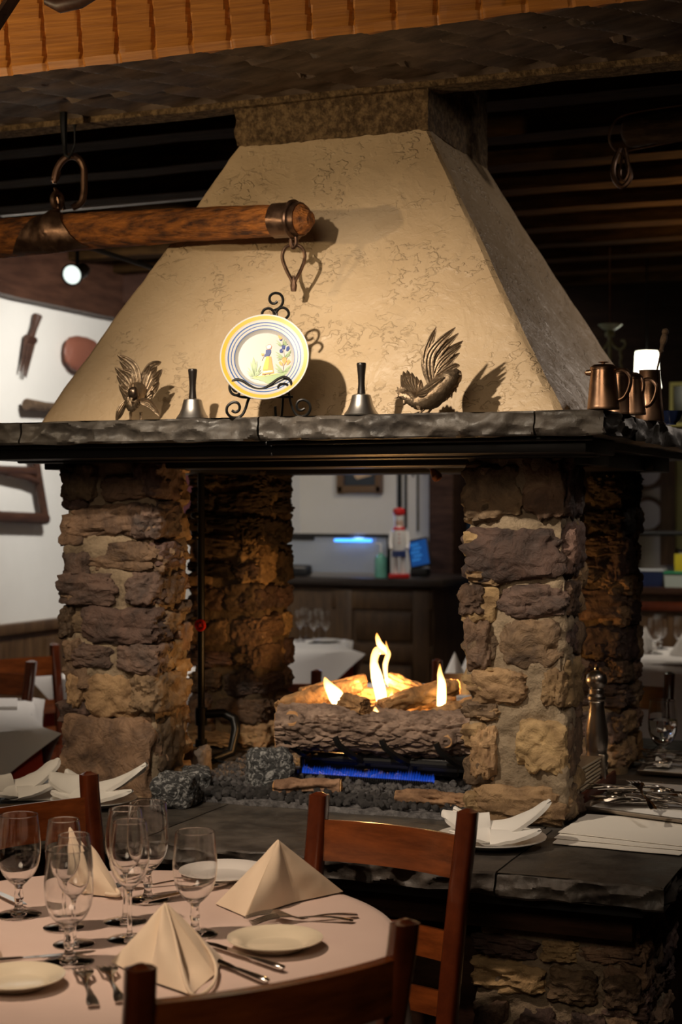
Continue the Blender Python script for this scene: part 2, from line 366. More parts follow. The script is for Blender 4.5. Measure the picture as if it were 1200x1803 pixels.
for i in range(2):
    y = 1.2 + i * .9
    obj('joist', MB().box((-.4, y, 2.85), (7.7, .12, .12), bev=.01), M_joist, ce)
# brown wall beam on top of left wall and two cross beams
struct('trim_3', MB().gbox(LW, LW + .07, 2.5, 9.7, 2.43, 2.72, 2, 40, 3, lambda p, n: p + n * .008 * noise.noise(p * 3)), M_brown, 'brown timber plate along the top of the left wall')
# great hewn beam in front of the chimney
def beamdisp(p, n):
    q = p.copy(); bot = n.z < 0
    if n.y < 0:
        t = (p.x + (p.z - 2.5) * .10 + .02 * noise.noise(V((p.x * 1.7, 0, 1)))) / .100
        cell = math.floor(t); f = t - cell; a = .55 + .45 * noise.noise(V((cell * 3.3, 2, 0)))
        lo = min(1, max(.25, (p.z - 2.51) / .04)); q.y += lo * .020 * (a * f ** .9 if f < .85 else a * (1 - (f - .85) / .15) + .75 * math.sin((f - .85) / .15 * math.pi)) + .0025 * noise.noise(V((p.x * 5, 0, p.z * 9)))
        if .028 < p.z - 2.51 - .01 * noise.noise(V((p.x * 3, 1, 0))) < .036: q.y += .004
        if p.z < 2.53: q.y += .010 * ((2.53 - p.z) / .02)
        if bot: q.z += .005 * noise.noise(V((p.x * 4, 3, 0)))
    if bot and n.y == 0:
        row = math.floor((p.y - 3.28 + .03 * noise.noise(V((p.x * 4, 0, 0)))) / .15)
        t = (p.x + .31 * row + (p.y - 3.28) * -.75 + .03 * noise.noise(V((p.x * 3, p.y * 3, 0)))) / (.13 + .03 * (row % 2))
        cell = math.floor(t); f = t - cell; a = .5 + .6 * abs(noise.noise(V((cell * 2.3 + .5, row * 5.1, 0))))
        q.z += min(1, (p.y - 3.27) / .05) * .036 * a * (f ** 1.2 if f < .88 else 1 - (f - .88) / .12) + .004 * noise.noise(V((p.x * 12, p.y * 12, 0)))
    return q
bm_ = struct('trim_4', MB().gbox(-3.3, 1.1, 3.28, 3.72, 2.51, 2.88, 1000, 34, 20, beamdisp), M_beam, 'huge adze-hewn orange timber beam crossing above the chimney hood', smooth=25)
struct('trim_5', MB().gbox(-4.1, 3.4, 3.722, 3.80, 2.495, 2.9, 60, 2, 3, lambda p, n: p + n * .004 * noise.noise(p * 9)), M_cork, 'rough stucco strip behind the hewn beam')
# brace at the upper left
for xa, xb in ((-4.24, -3.3), (1.1, 3.55)): obj('beam_end', MB().box(((xa + xb) / 2, 3.505, 2.70), (xb - xa, .43, .36), bev=.01), M_beam, bm_)
bm_.data.materials.append(M_undershade)
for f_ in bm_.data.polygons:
    if f_.center.z < 2.56 and f_.center.y > 3.312: f_.material_index = 1  # underside faces take the wood with shade painted in
a = U(-20, 62, 3.3); b_ = U(40, -30, 3.3)
br = MB(); br.tube([a, b_], .014, 6)
struct('trim_6', br, M_darkwood, 'thin dark batten crossing the top left corner of the beam')
# light metal track and conduit under the joists, left
tr = thing('ceiling_track', 'pale metal lighting track running under the joists left of the hood', 'light track', (0, 0, 0))
p0 = PY(-60, 364, 5.6); p1 = PY(420, 322, 5.6)
obj('track_rail', MB().tube([p0, p1], .022, 4), mat('track_metal', (.36, .33, .31), .5), tr)
obj('track_rail', MB().tube([p0 + V((0, .05, -.035)), p1 + V((0, .05, -.03))], .010, 6), M_bellm, tr)
M_cond = mat('conduit_grey', (.10, .10, .10), .4, metal=.3)
link('conduit', mkmesh('conduit', MB().tube([U(-40, 372, 5.2), U(300, 482, 5.5)], .008, 8), M_cond), label='thin grey conduit running diagonally under the ceiling behind the yoke', cat='conduit')
M_soffit = mat('soffit_wood', (.008, .005, .004), .8, spec=.05, col2=(.016, .010, .007), scale=5, stretch=(1, 5, 5))
M_brbeam = mat('cross_beam', (.04, .018, .012), .55, col2=(.075, .034, .022), scale=4, stretch=(1, 6, 6))
for i, (yy, zz) in enumerate(((7.3, 2.50), (8.3, 2.45))):
    struct('trim_%d' % (7 + i), MB().box((-3.2, yy, zz + .09), (2.2, .14, .16), bev=.01), M_brbeam, ['nearer', 'farther'][i] + ' brown cross beam butting into the left wall plate')
# spot lamp heads
def spot_head(p, rz, label, lens=True):
    t = thing('ceiling_spot', label, 'spotlight', p, rz)
    R = V((.12, -.9, -.28)).to_track_quat('Z', 'Y').to_matrix().to_4x4()
    obj('lamp_housing', MB().lathe([(.0, -.07), (.026, -.07), (.030, -.05), (.034, .03), (.045, .05), (.045, .058), (.040, .058), (.030, .035), (0, .03)], 20, R), M_black, t)
    obj('lens', MB().lathe([(0, .040), (.022, .046), (.038, .054), (.036, .05), (0, .036)], 20, R), emi('lens_glow', (.9, 1, .92), 1.1), t)
    obj('bracket', MB().tube([(0, 0, .02), (0, 0, .10), (0, 0, .20)], .008, 8), M_black, t)
    return t
spot_head(U(136, 480, 6.4), 0, 'small round spotlight glowing under the hanging yoke')

# ------------------------------------------------------------ the fireplace
FP = thing('fireplace', 'open-sided stone fireplace with plaster hood on four stone pillars', 'fireplace', (-1.555, 4.0, 0))
def W2(o):   # keep world geometry under the fireplace empty
    o.matrix_parent_inverse = Matrix.Identity(4); o.location = (1.555, -4.0, 0); return o
def fobj(name, mb, m, parent=None, **kw):
    if parent is None: return W2(obj(name, mb, m, FP, **kw))
    return obj(name, mb, m, parent, **kw)
def chip(amp, sc, xs=1.0, sides=((1, -1),)):
    def f(p, n):
        q = p.copy()
        for ax in (0, 1):
            if n[ax] != 0 and ((ax, int(n[ax])) in sides):
                d, _ = noise.voronoi(V((p.x * sc * xs + .6 * noise.noise(p * 9), p.y * sc * xs, p.z * sc * 1.5)))
                e = amp * max(0, 1 - (d[0] / .75) ** 2) * .9 + amp * .4 * fr(p, 9, 4) + amp * .12 * noise.noise(p * 90)
                q[ax] += n[ax] * -e if n.z == 0 else n[ax] * (-e - amp * .25)
        if n.z > 0: q.z += .0012 * fr(p, 6, 3)
        elif n.z < 0: q.z += .003 * fr(p, 8, 3)
        return q
    return f
MX0, MX1, MY0, MY1, MZ0, MZ1 = -2.39, -.733, 3.25, 4.75, 1.607, 1.66
mantel = fobj('mantel_shelf', MB().box((-1.56, 4.0, 1.600), (1.50, 1.34, .02)), M_black, label='dark stone mantel shelf running round the hood', smooth=0)
xs = [MX0, -2.27, -1.527, -.8865, MX1]
seg = [PY(33, 745, MY0).x, PY(453, 735, MY0).x, PY(938, 725, MY0).x]
xs = [MX0 - .12, seg[0], seg[1], seg[2], MX1]
g = .0022
for i in range(4):
    y1 = MY0 + .34
    L_ = xs[i + 1] - xs[i]
    fobj('slab', MB().gbox(xs[i] + g, xs[i + 1] - g, MY0, y1, MZ0, MZ1, max(8, int(L_ / .0055)), 26, 13, chip(.020, 20, .8, ((1, -1), (0, 1)) if i == 3 else ((1, -1),))), M_slate, mantel)
ys = [MY0 + .34, 3.95, 4.35, MY1]
for i in range(3):
    for (a0, a1, sd) in ((MX0 - .12, MX0 + .5, -1), (MX1 - .36, MX1, 1)):
        fobj('slab', MB().gbox(a0, a1, ys[i] + g, ys[i + 1] - g, MZ0, MZ1, 14, 34, 8, chip(.013, 15, .8, ((0, sd),))), M_slate, mantel)
# steel frame under the mantel
st = fobj('steel_frame', MB().box((-1.555, 3.49, 1.59), (1.50, .06, .045), bev=.004), M_black, label='dark steel lintel frame under the mantel')
for c, d in (((-1.56, 3.46, 1.590), (1.54, .28, .034)), ((-1.555, 3.64, 1.575), (1.44, .20, .045)), ((-1.555, 4.40, 1.575), (1.44, .22, .045)), ((-2.12, 4.0, 1.575), (.24, .80, .045)), ((-.98, 4.0, 1.575), (.24, .80, .045)),
             ((-1.56, 3.30, 1.602), (1.58, .012, .010))):
    fobj('frame_bar', MB().box(c, d, bev=.004), M_black, st)
# hood: four faces, hollow
HB = (-2.24, -.87, 3.445, 4.555, 1.655); HT = (-1.81, -1.30, 3.75, 4.24, 2.41)
def hoodsurf(off):
    def fn(u, v):
        t = (v)
        x0 = HB[0] + (HT[0] - HB[0]) * t + off; x1 = HB[1] + (HT[1] - HB[1]) * t - off
        y0 = HB[2] + (HT[2] - HB[2]) * t + off; y1 = HB[3] + (HT[3] - HB[3]) * t - off
        z = HB[4] + (HT[4] - HB[4]) * t
        c = [V((x0, y0, z)), V((x1, y0, z)), V((x1, y1, z)), V((x0, y1, z))]
        k = (u * 4) % 4; i = int(k); f = k - i
        # soften the arris
        p = c[i].lerp(c[(i + 1) % 4], f)
        m = min(f, 1 - f); cen = V(((x0 + x1) / 2, (y0 + y1) / 2, z))
        if m < .012: p = p + (cen - p) * .012 * (1 - m / .012)
        return p + (p - cen).normalized() * (.006 * fr(p, 3, 3) + .0025 * fr(p, 14, 3))
    return fn
hm = MB(); hm.grid(hoodsurf(0), 320, 80, True); hm.grid(hoodsurf(.05), 40, 10, True)
fobj('hood', hm, M_hood, label='cream trowelled plaster hood tapering up to the chimney', fix=True)
fobj('chimney_stack', MB().gbox(-1.82, -1.29, 3.74, 4.25, 2.395, 2.90, 40, 40, 36, lambda p, n: p + n * .006 * fr(p, 30, 3)), M_cork, label='rough brown stucco chimney stack above the hood')
# pillars
def pillar(x0, x1, y0, y1, z0, z1, stones, label, seed, sides, mort=M_mortar, dark_z=0):
    rg = random.Random(seed)
    core = MB().gbox(x0 + .006, x1 - .006, y0 + .004, y1 - .004, z0, z1, 30, 30, 110, lambda p, n: p + V((n.x, n.y, 0)) * (-(.004 if n.x and n.y else 0) + .017 * fr(p, 9, 4, seed) + .006 * fr(p, 34, 3, seed)))
    P = fobj('pillar', core, mort, label=label, smooth=60)
    for (face, a0, a1, b0, b1, m, pro) in stones:
        pro = pro * .62; w_, h_ = (a1 - a0) / 2 * 1.03, (b1 - b0) / 2 * 1.03; c_ = (a0 + a1) / 2; zc = (b0 + b1) / 2; dp = .045
        s = rg.random() * 50
        if face == 'F': c, h = (c_, y0 + dp - pro, zc), (w_, dp, h_)
        elif face == 'B': c, h = (c_, y1 - dp + pro, zc), (w_, dp, h_)
        elif face == 'R': c, h = (x1 - dp + pro, c_, zc), (dp, w_, h_)
        else: c, h = (x0 + dp - pro, c_, zc), (dp, w_, h_)
        big = max(w_, h_)
        r = MB().rock((0, 0, 0), h, s, 20 if face in 'FR' else 8, .20, rg.uniform(3.5, 7), 2.4, place(c, (rg.uniform(-.05, .05), rg.uniform(-.05, .05), rg.uniform(-.05, .05))))
        fobj('stone', r, M_stone4 if (dark_z and zc > dark_z + .1 * math.sin(s * 9)) else m, P, smooth=40)  # stones above roughly this height take the darkest stone colour
    return P
def auto(face, a0, a1, z0, z1, rg, mats):
    out = []; z = z0
    while z < z1 - .03:
        h = min(rg.uniform(.055, .105), z1 - z); a = a0 - .01
        row = []
        while a < a1 - .03:
            w_ = rg.uniform(.08, .19)
            if a1 + .01 - (a + w_) < .05: w_ = a1 + .01 - a
            row.append((face, a + .004, a + w_ - .006, z + rg.uniform(.002, .012), z + h - rg.uniform(.004, .014), rg.choice(mats), rg.uniform(.012, .028)))
            a += w_
        out += row; z += h
    return out
S, T_, D = M_stone, M_stone2, M_stone3
def fromfront(lst, yf):
    o = []
    for (x0, y0, x1, y1, m, pro) in lst:
        A = PY(x0, y1, yf - .01); B = PY(x1, y0, yf - .01); o.append(('F', A.x, B.x, A.z, B.z, m, pro))
    return o
def fromside(lst, xf):
    o = []
    for (x0, y0, x1, y1, m, pro) in lst:
        if xf < -1.5: x1 = min(x1, 321); pro *= .8
        A = PX(x0, y1, xf); B = PX(x1, y0, xf); zm = (y0 + y1) / 2
        A2 = PX((x0 + x1) / 2, y1, xf); B2 = PX((x0 + x1) / 2, y0, xf); o.append(('R', A.y, B.y, A2.z, B2.z, m, pro))
    return o
rg = random.Random(11); ZT = 1.575
LP = fromfront([(109, 820, 162, 880, S, .036), (178, 835, 262, 880, S, .020), (124, 888, 262, 945, S, .024), (144, 952, 276, 1002, S, .020), (104, 1010, 200, 1062, D, .034),
                (216, 1008, 276, 1066, D, .028), (102, 1070, 128, 1124, S, .026), (142, 1072, 272, 1130, D, .030), (126, 1138, 194, 1174, D, .022), (206, 1134, 278, 1184, D, .030),
                (112, 1124, 140, 1172, S, .02), (114, 1182, 146, 1250, T_, .026), (147, 1190, 240, 1262, T_, .020), (113, 1268, 262, 1402, S, .045)], 3.52)
LP += fromside([(272, 806, 326, 880, D, .028), (272, 886, 328, 948, D, .022), (278, 955, 330, 1000, D, .024), (284, 1008, 326, 1064, S, .018), (284, 1072, 324, 1122, S, .02),
                (286, 1128, 328, 1178, T_, .02), (270, 1184, 332, 1250, S, .028), (280, 1258, 330, 1362, S, .022)], -1.93)
LP += auto('L', 3.52, 3.69, .73, ZT, rg, [S, D]) + auto('B', -2.2, -1.93, .73, ZT, rg, [S, T_])
pillar(-2.2, -1.93, 3.52, 3.69, .725, ZT, LP, 'near left fieldstone pillar holding up the mantel', 1, '')
RP = fromfront([(815, 822, 916, 914, S, .024), (920, 805, 990, 908, S, .022), (812, 932, 976, 1020, D, .030), (806, 1034, 852, 1080, S, .024), (880, 1030, 992, 1088, D, .026),
                (816, 1092, 862, 1178, S, .022), (878, 1092, 984, 1174, S, .026), (828, 1182, 922, 1240, T_, .020), (952, 1182, 992, 1244, T_, .022), (834, 1246, 876, 1268, T_, .016),
                (828, 1282, 872, 1370, T_, .026), (910, 1276, 992, 1358, T_, .022), (832, 1392, 990, 1446, T_, .024)], 3.52)
RP += fromside([(998, 806, 1020, 908, D, .020), (1000, 922, 1022, 1012, D, .026), (998, 1022, 1019, 1082, S, .016), (998, 1092, 1018, 1152, D, .010), (998, 1165, 1020, 1245, T_, .014),
                (998, 1262, 1019, 1362, S, .012), (998, 1375, 1020, 1440, S, .010)], -.885)
RP += auto('L', 3.52, 3.68, .73, ZT, rg, [S, T_]) + auto('B', -1.12, -.885, .73, ZT, rg, [S, T_])
pillar(-1.12, -.885, 3.52, 3.68, .725, ZT, RP, 'near right fieldstone pillar holding up the mantel', 2, '')
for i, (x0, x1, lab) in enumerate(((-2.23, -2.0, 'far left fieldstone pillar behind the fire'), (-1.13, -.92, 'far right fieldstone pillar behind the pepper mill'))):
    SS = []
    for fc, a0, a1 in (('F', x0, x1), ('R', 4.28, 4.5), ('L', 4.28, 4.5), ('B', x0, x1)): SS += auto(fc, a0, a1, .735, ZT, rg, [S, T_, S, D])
    pillar(x0, x1, 4.28, 4.5, .725, ZT, SS, lab, 5 + i, '', M_mortar2, 1.33)
# hearth
HX0, HX1, HY0, HY1, HZ0, HZ1 = -2.33, -.567, 3.03, 4.98, .684, .73
hearth = fobj('hearth', MB().box((-1.45, 4.0, .672), (1.66, 1.86, .022)), M_black, label='dark slate hearth ledge at table height', smooth=0)
jx = PY(868, 1540, HY0).x
def slab(x0, x1, y0, y1, nx, ny): fobj('slab', MB().gbox(x0 + g, x1 - g, y0 + g, y1 - g, HZ0, HZ1, int(nx * 1.8), ny, 13, chip(.019, 19, .8, ((1, -1), (0, 1)) if x1 > -.6 else ((1, -1),) if y0 < 3.1 else ())), M_slate, hearth)
slab(HX0, -1.72, HY0, 3.50, 60, 20); slab(-1.72, jx, HY0, 3.50, 60, 20); slab(jx, HX1, HY0, 3.50, 40, 30)
slab(HX0, -1.60, 3.50, HY1, 20, 20); slab(-1.60, -.93, 3.50, HY1, 20, 20); slab(-.93, HX1, 3.50, 4.2, 20, 40); slab(-.93, HX1, 4.2, HY1, 20, 40)
ap = fobj('hearth_base', MB().box((-1.45, 4.0, .33), (1.4, 1.6, .66)), M_darkwood, label='dark recessed base under the hearth ledge', smooth=0)
fobj('timber_apron', MB().box((-1.46, 3.145, .635), (1.62, .05, .075), bev=.005), M_darkwood, ap)
fobj('timber_apron', MB().box((-.665, 4.0, .635), (.05, 1.7, .075), bev=.005), M_darkwood, ap)
RS = auto('F', -.985, -.645, .02, .605, rg, [S, D, T_]) + auto('R', 3.17, 3.5, .02, .605, rg, [S, D])
pillar(-.985, -.645, 3.16, 3.5, 0, .64, RS, 'stone pier carrying the front right corner of the hearth', 21, '')
LS = auto('F', -2.27, -2.0, .02, .605, rg, [S, D, T_])
pillar(-2.27, -2.0, 3.16, 3.5, 0, .64, LS, 'stone pier carrying the front left corner of the hearth', 22, '')
# ------------------------------------------------------------ fire pit: lava rock, logs, burner, flames
HZ = .731
def on_hearth(px, py): return H(px, py, HZ)
rg = random.Random(5)
bed = MB().gbox(-1.93, -1.12, 3.50, 4.30, .728, .742, 60, 60, 1, lambda p, n: p + V((0, 0, 1)) * (.006 * fr(p, 30, 2) if n.z > 0 else 0) + V((n.x, n.y, 0)) * .03 * noise.noise(p * 6))
fobj('ash_bed', bed, M_lava, label='dark grit bed under the lava rock')
lavas = []
for k in range(8):
    m = MB().rock((0, 0, 0), (1, rg.uniform(.75, 1), rg.uniform(.6, .85)), k * 3.3 + 1, 4, .35, 2.6, 2.5)
    me = mkmesh('lava_rock', m, M_lava, 40); fixn(me); lavas.append(me)
cells = []
for i in range(5200):
    x = rg.uniform(-1.94, -1.11); y = rg.uniform(3.485, 4.25)
    r = rg.uniform(.0065, .0115)
    if y < 3.50 + .03 * noise.noise(V((x * 7, 0, 0))) + .012: continue
    if (x < -1.90 and 3.5 < y < 3.76): continue
    ok = all((x - a) ** 2 + (y - b) ** 2 > (.8 * (r + c)) ** 2 for a, b, c in cells[-900:])
    if ok: cells.append((x, y, r))
cells.sort(key=lambda c: c[1])
rest = MB()
for i, (x, y, r) in enumerate(cells):
    z = .742 + r * .45 + .010 * max(0, noise.noise(V((x * 9, y * 9, 0)))) + (.008 if rg.random() < .2 else 0)
    rot = (rg.uniform(0, 6), rg.uniform(0, 6), rg.uniform(0, 6)); me = lavas[rg.randrange(8)]
    if i < 300:
        link('lava_rock', me, None, (x, y, z), rot, 'small black lava rock in the gravel along the front of the fire', 'lava rock', 'lava rocks spread in front of the burner', scale=r)
    else:
        mm = place((x, y, z), rot, r); rest.add([v.co for v in me.vertices], [tuple(p.vertices) for p in me.polygons], mm)
rest_o = obj('lava_gravel', rest, M_lava, label='bed of black lava gravel around and behind the burner', cat='gravel', kind='stuff', smooth=40)
print('lava', len(cells))

def lump(name, px, py, size, seed, m, label, cat, rz=0, n=22, lift=0, k=5, amp=.13):
    p = on_hearth(px, py)
    mb = MB().rock((0, 0, size[2] * .92), size, seed, n, amp, k, 2.4)
    return obj(name, mb, m, loc=(p.x, p.y, p.z + lift), rot=(0, 0, rz), label=label, cat=cat, smooth=60)
lump('ash_block', 308, 1418, (.055, .050, .040), 3.1, M_ash, 'grey ash-crusted charred block against the near left pillar foot', 'ash block', .3)
lump('charred_log', 345, 1392, (.038, .06, .030), 5.1, M_ash, 'flat dark charcoal piece behind the ash-crusted block', 'charcoal', .5)
lump('charred_log', 348, 1372, (.030, .035, .045), 8.1, mat('grey_cinder', (.10, .08, .07), .9, col2=(.22, .18, .15), scale=20, bump=1), 'upright grey cinder block beside the charcoal piece', 'cinder')
lump('ash_block', 474, 1392, (.058, .05, .055), 9.4, M_ash, 'pale grey ash-crusted block left of the burner', 'ash block', .6)

def log(name, a, b, r, seed, m, label, cat='log', nu=90, nv=160, relief=.010, stretch=2.2, knots=(), wob=.012, taper=0, endmat=None, frq=38):
    a, b = V(a), V(b); ax = (b - a); L = ax.length; ax.normalize(); e1 = ax.orthogonal().normalized(); e2 = ax.cross(e1)
    if abs(ax.z) < .7: e1 = (V((0, 0, 1)) - ax * ax.z).normalized(); e2 = ax.cross(e1)
    c0 = (a + b) / 2
    def surf(u, v, k=1.0):
        an = 2 * math.pi * u; s = v * L
        rr = r * (1 - taper * v) + r * .10 * noise.noise(V((math.cos(an) * 1.2, math.sin(an) * 1.2, s * 5 + seed)))
        q = V((math.cos(an) * r * 1.0, math.sin(an) * r * 1.0, s / stretch)) * frq + V((seed, seed, 0))
        q = q + V((noise.noise(q * .5), noise.noise(q * .5 + V((9, 9, 9))), 0)) * .8
        rd = 1 - abs(noise.noise(q)) * 2.2
        rd2 = 1 - abs(noise.noise(q * 2.1 + V((3, 1, 2)))) * 2
        d = -relief * max(0, rd) ** 2 - relief * .35 * max(0, rd2) + relief * .4 * noise.noise(q * 3)
        for (ku, kv, kr) in knots:
            du = ((u - ku + .5) % 1 - .5) * 2 * math.pi * r; dv = (v - kv) * L; dd = math.hypot(du, dv)
            if dd < kr * 1.5:
                if dd < kr: d = .004 - .005 * (1 if dd < kr * .28 else 0)
                else: d = d * (dd - kr) / (kr * .5) + .003
        rr += d
        ce = V((0, 0, 0)) + e1 * wob * noise.noise(V((s * 4, seed, 0))) + e2 * wob * noise.noise(V((s * 4, 0, seed)))
        return a - c0 + ax * s + ce + (e1 * math.cos(an) + e2 * math.sin(an)) * rr * k
    mb = MB(); mb.grid(lambda u, v: surf(u, v), nu, nv, True)
    t = thing(name, label, cat, c0)
    obj('bark', mb, m, t, smooth=50)
    for v in (0, 1):
        en = MB(); en.grid(lambda u, k: surf(u, v, k) + ax * (.003 * math.cos(k * 26) + (.002 if v else -.002)), nu, 10, True)
        obj('cut_end', en, endmat or M_logend, t)
    for (ku, kv, kr) in knots:
        an = 2 * math.pi * ku
        c = surf(ku, kv); nn = (e1 * math.cos(an) + e2 * math.sin(an))
        Mx = Matrix.Translation(c + nn * -.002) @ nn.to_track_quat('Z', 'Y').to_matrix().to_4x4()
        kb = MB().lathe([(kr * 1.05, -.004), (kr * 1.0, .003), (kr * .8, .006), (kr * .4, .004), (kr * .25, -.001), (0, -.003)], 20, Mx, wob=lambda p: p + V((.002 * noise.noise(p * 200), .002 * noise.noise(p * 190 + V((5, 5, 5))), 0)))
        obj('knot', kb, M_logend, t, label='pale orange sawn knot')
    return t
LD = 4.16
log('big_log', U(489, 1282, LD), U(842, 1290, LD - .06), .064, 4.0, M_bark, 'big bark-covered ceramic log lying across the grate', nu=150, nv=340, knots=((.165, .085, .021), (.28, .845, .019)), relief=.011, stretch=3.2, frq=62)
# upper branches
def branch(px0, py0, d0, px1, py1, d1, r, seed, label, **k):
    return log('split_log', U(px0, py0, d0), U(px1, py1, d1), r, seed, M_burnt, label, nu=44, nv=70, relief=r * .28, stretch=3, wob=.012, endmat=M_burnt, **k)
branch(492, 1250, 4.20, 628, 1208, 4.32, .026, 1.2, 'scorched branch rising from the left end of the big log')
branch(530, 1222, 4.38, 640, 1200, 4.44, .024, 2.2, 'dark scorched branch behind the leftmost flame')
branch(618, 1225, 4.42, 742, 1228, 4.42, .030, 3.2, 'glowing thick branch behind the tall flame')
branch(686, 1192, 4.36, 752, 1222, 4.30, .026, 4.2, 'short golden chunk leaning right of the tall flame', taper=.25)
branch(672, 1250, 4.18, 800, 1208, 4.34, .029, 5.2, 'glowing branch slanting up behind the big log to the right')
branch(762, 1256, 4.14, 852, 1226, 4.10, .021, 6.2, 'dark branch poking behind the near right pillar')
branch(606, 1236, 4.17, 640, 1246, 4.10, .027, 7.2, 'stubby dark knot of wood on top of the big log', taper=.1)
branch(545, 1240, 4.46, 800, 1236, 4.44, .034, 8.2, 'back log glowing in the firelight')
# small logs on the gravel
log('small_log', on_hearth(484, 1408) + V((0, 0, .030)), on_hearth(598, 1411) + V((0, 0, .030)), .021, 12.0, mat('brown_bark', (.14, .075, .045), .85, col2=(.36, .22, .14), scale=16, bump=1, bscale=36, bdist=.008),
    'small brown bark log lying on the lava rock left of centre', nu=60, nv=90, relief=.008, stretch=3)
log('small_log', on_hearth(702, 1424) + V((0, 0, .030)), on_hearth(852, 1440) + V((0, 0, .034)), .024, 14.0, mat('brown_bark_warm', (.13, .07, .04), .85, col2=(.34, .20, .11), scale=16, bump=1, bscale=36, bdist=.008),
    'small brown bark log lying against the near right pillar', nu=60, nv=90, relief=.009, stretch=3)
# burner
bc = U(665, 1345, 4.12); bc.z = HZ
B = thing('gas_burner', 'black gas burner and grate under the big log', 'gas burner', bc)
M_enamel = mat('burner_black', (.010, .010, .012), .3)
bx = MB(); bx.box((0.0, .06, .050), (.44, .010, .075), bev=.003)
obj('back_plate', bx, M_enamel, B)
for c, d in (((-.13, .01, .060), (.17, .012, .042)), ((.13, .01, .058), (.17, .012, .042)), ((0, .008, .064), (.12, .010, .044))):
    obj('front_plate', MB().box(c, d, bev=.004), M_enamel, B)
obj('burner_pan', MB().box((0.02, -.035, .012), (.42, .10, .012), bev=.003), M_enamel, B)
tm = MB(); tm.tube([(-.19, -.055, .026), (.17, -.055, .026)], .008, 10)
bt = obj('burner_tube', tm, M_enamel, B)
tt = MB()
for i in range(60): tt.box((-.185 + i * .006, -.064, .031), (.0032, .006, .006))
obj('burner_port', tt, M_black, bt, kind='stuff')
obj('valve_box', MB().box((-.22, -.05, .030), (.05, .05, .03), bev=.003), M_enamel, B)
for i, px in enumerate((506, 602, 686, 782)):
    x = (px - 655) / FPX * 4.22
    m = MB(); m.tube([(x, -.098, .138), (x + .008, -.094, .118), (x + .035, -.072, .090), (x + .050, -.03, .070), (x + .05, .16, .070), (x + .05, .17, .0)], .0085, 4)
    obj('grate_bar', m, M_black, B)
obj('grate_rail', MB().tube([(-.20, -.03, .071), (.27, -.03, .071), (.285, -.03, .06), (.287, -.03, .0)], .0075, 6), M_black, B)
obj('grate_rail', MB().tube([(-.20, .12, .071), (.27, .12, .071), (.285, .12, .06), (.287, .12, .0)], .0075, 6), M_black, B)
for x in (-.20, .10): obj('grate_leg', MB().tube([(x, -.03, .071), (x, -.03, 0)], .007, 6), M_black, B)
ft = bpy.data.curves.new('warning_text', 'FONT'); ft.body = 'CAUTION'; ft.size = .013; ft.extrude = .0003; ft.materials.append(mat('warning_ink', (.45, .34, .10), .6))
fo = bpy.data.objects.new('warning_text', ft); COL.objects.link(fo); bpy.context.view_layer.update()
fme_ = bpy.data.meshes.new_from_object(fo.evaluated_get(bpy.context.evaluated_depsgraph_get())); bpy.data.objects.remove(fo)
link('warning_text', fme_, B, (-.155, -.0865, .006), (math.pi / 2, 0, 0))
# flames
def flame(pts, name_label, mtl, d, group='yellow flames on the logs', flat=.55):
    P_ = [U(px, py, d) for (px, py, r) in pts]
    # resample
    Q = []; R = []
    n = 10
    for i in range(len(P_) - 1):
        for k in range(n):
            t = k / n
            p_1 = P_[max(i - 1, 0)]; p0 = P_[i]; p1 = P_[i + 1]; p2 = P_[min(i + 2, len(P_) - 1)]
            Q.append(.5 * ((2 * p0) + (p1 - p_1) * t + (2 * p_1 - 5 * p0 + 4 * p1 - p2) * t * t + (3 * p0 - p_1 - 3 * p1 + p2) * t ** 3))
            R.append((pts[i][2] * (1 - t) + pts[i + 1][2] * t) / FPX * d)
    Q.append(P_[-1]); R.append(.0004)
    o = MB().tube(Q, R, 14)
    c = Q[0]
    for i in range(len(o.v)):
        v = V(o.v[i]); k = i // 14
        ce = Q[min(k, len(Q) - 1)]; dv = v - ce; f = dv.dot(FWD); v = v - FWD * f * (1 - flat); o.v[i] = tuple(v - c)
    return obj('flame', o, mtl, loc=c, label=name_label, cat='flame', smooth=180)
M_fl = flame_mat('flame', (1.0, .62, .24), (1.0, .42, .08), 560, .35, 1.0)
M_fl2 = flame_mat('flame_thin', (1.0, .58, .22), (1.0, .36, .05), 650, .3, 1.0)
flame([(612, 1252, 11), (603, 1244, 14), (590, 1224, 14), (577, 1206, 8), (571, 1192, 1)], 'leaning yellow flame at the left end of the logs', M_fl, 4.22)
flame([(671, 1240, 9), (670, 1222, 11), (663, 1192, 11), (658, 1165, 7), (664, 1146, 8), (674, 1148, 5), (681, 1152, 1)], 'tallest curling yellow flame in the middle', M_fl, 4.26)
flame([(680, 1152, 1), (676, 1142, 5), (668, 1134, 6), (664, 1122, 4), (663, 1114, .5)], 'detached flame tip above the tallest flame', M_fl2, 4.27)
flame([(683, 1210, 1), (679, 1190, 4), (678, 1170, 5), (683, 1152, 5), (681, 1142, 3), (679, 1128, .5)], 'thin flame wisp just right of the tallest flame', M_fl2, 4.3)
flame([(686, 1238, 5), (688, 1228, 5), (690, 1216, 1)], 'small low flame beside the tallest flame', M_fl, 4.22)
flame([(776, 1244, 8), (777, 1228, 9), (777, 1204, 8), (774, 1186, 5), (774, 1168, .5)], 'upright yellow flame near the right pillar', M_fl, 4.24)
flame([(663, 1262, 4), (661, 1254, 6), (660, 1244, 1)], 'tiny flame licking below the tallest flame', M_fl, 4.12)
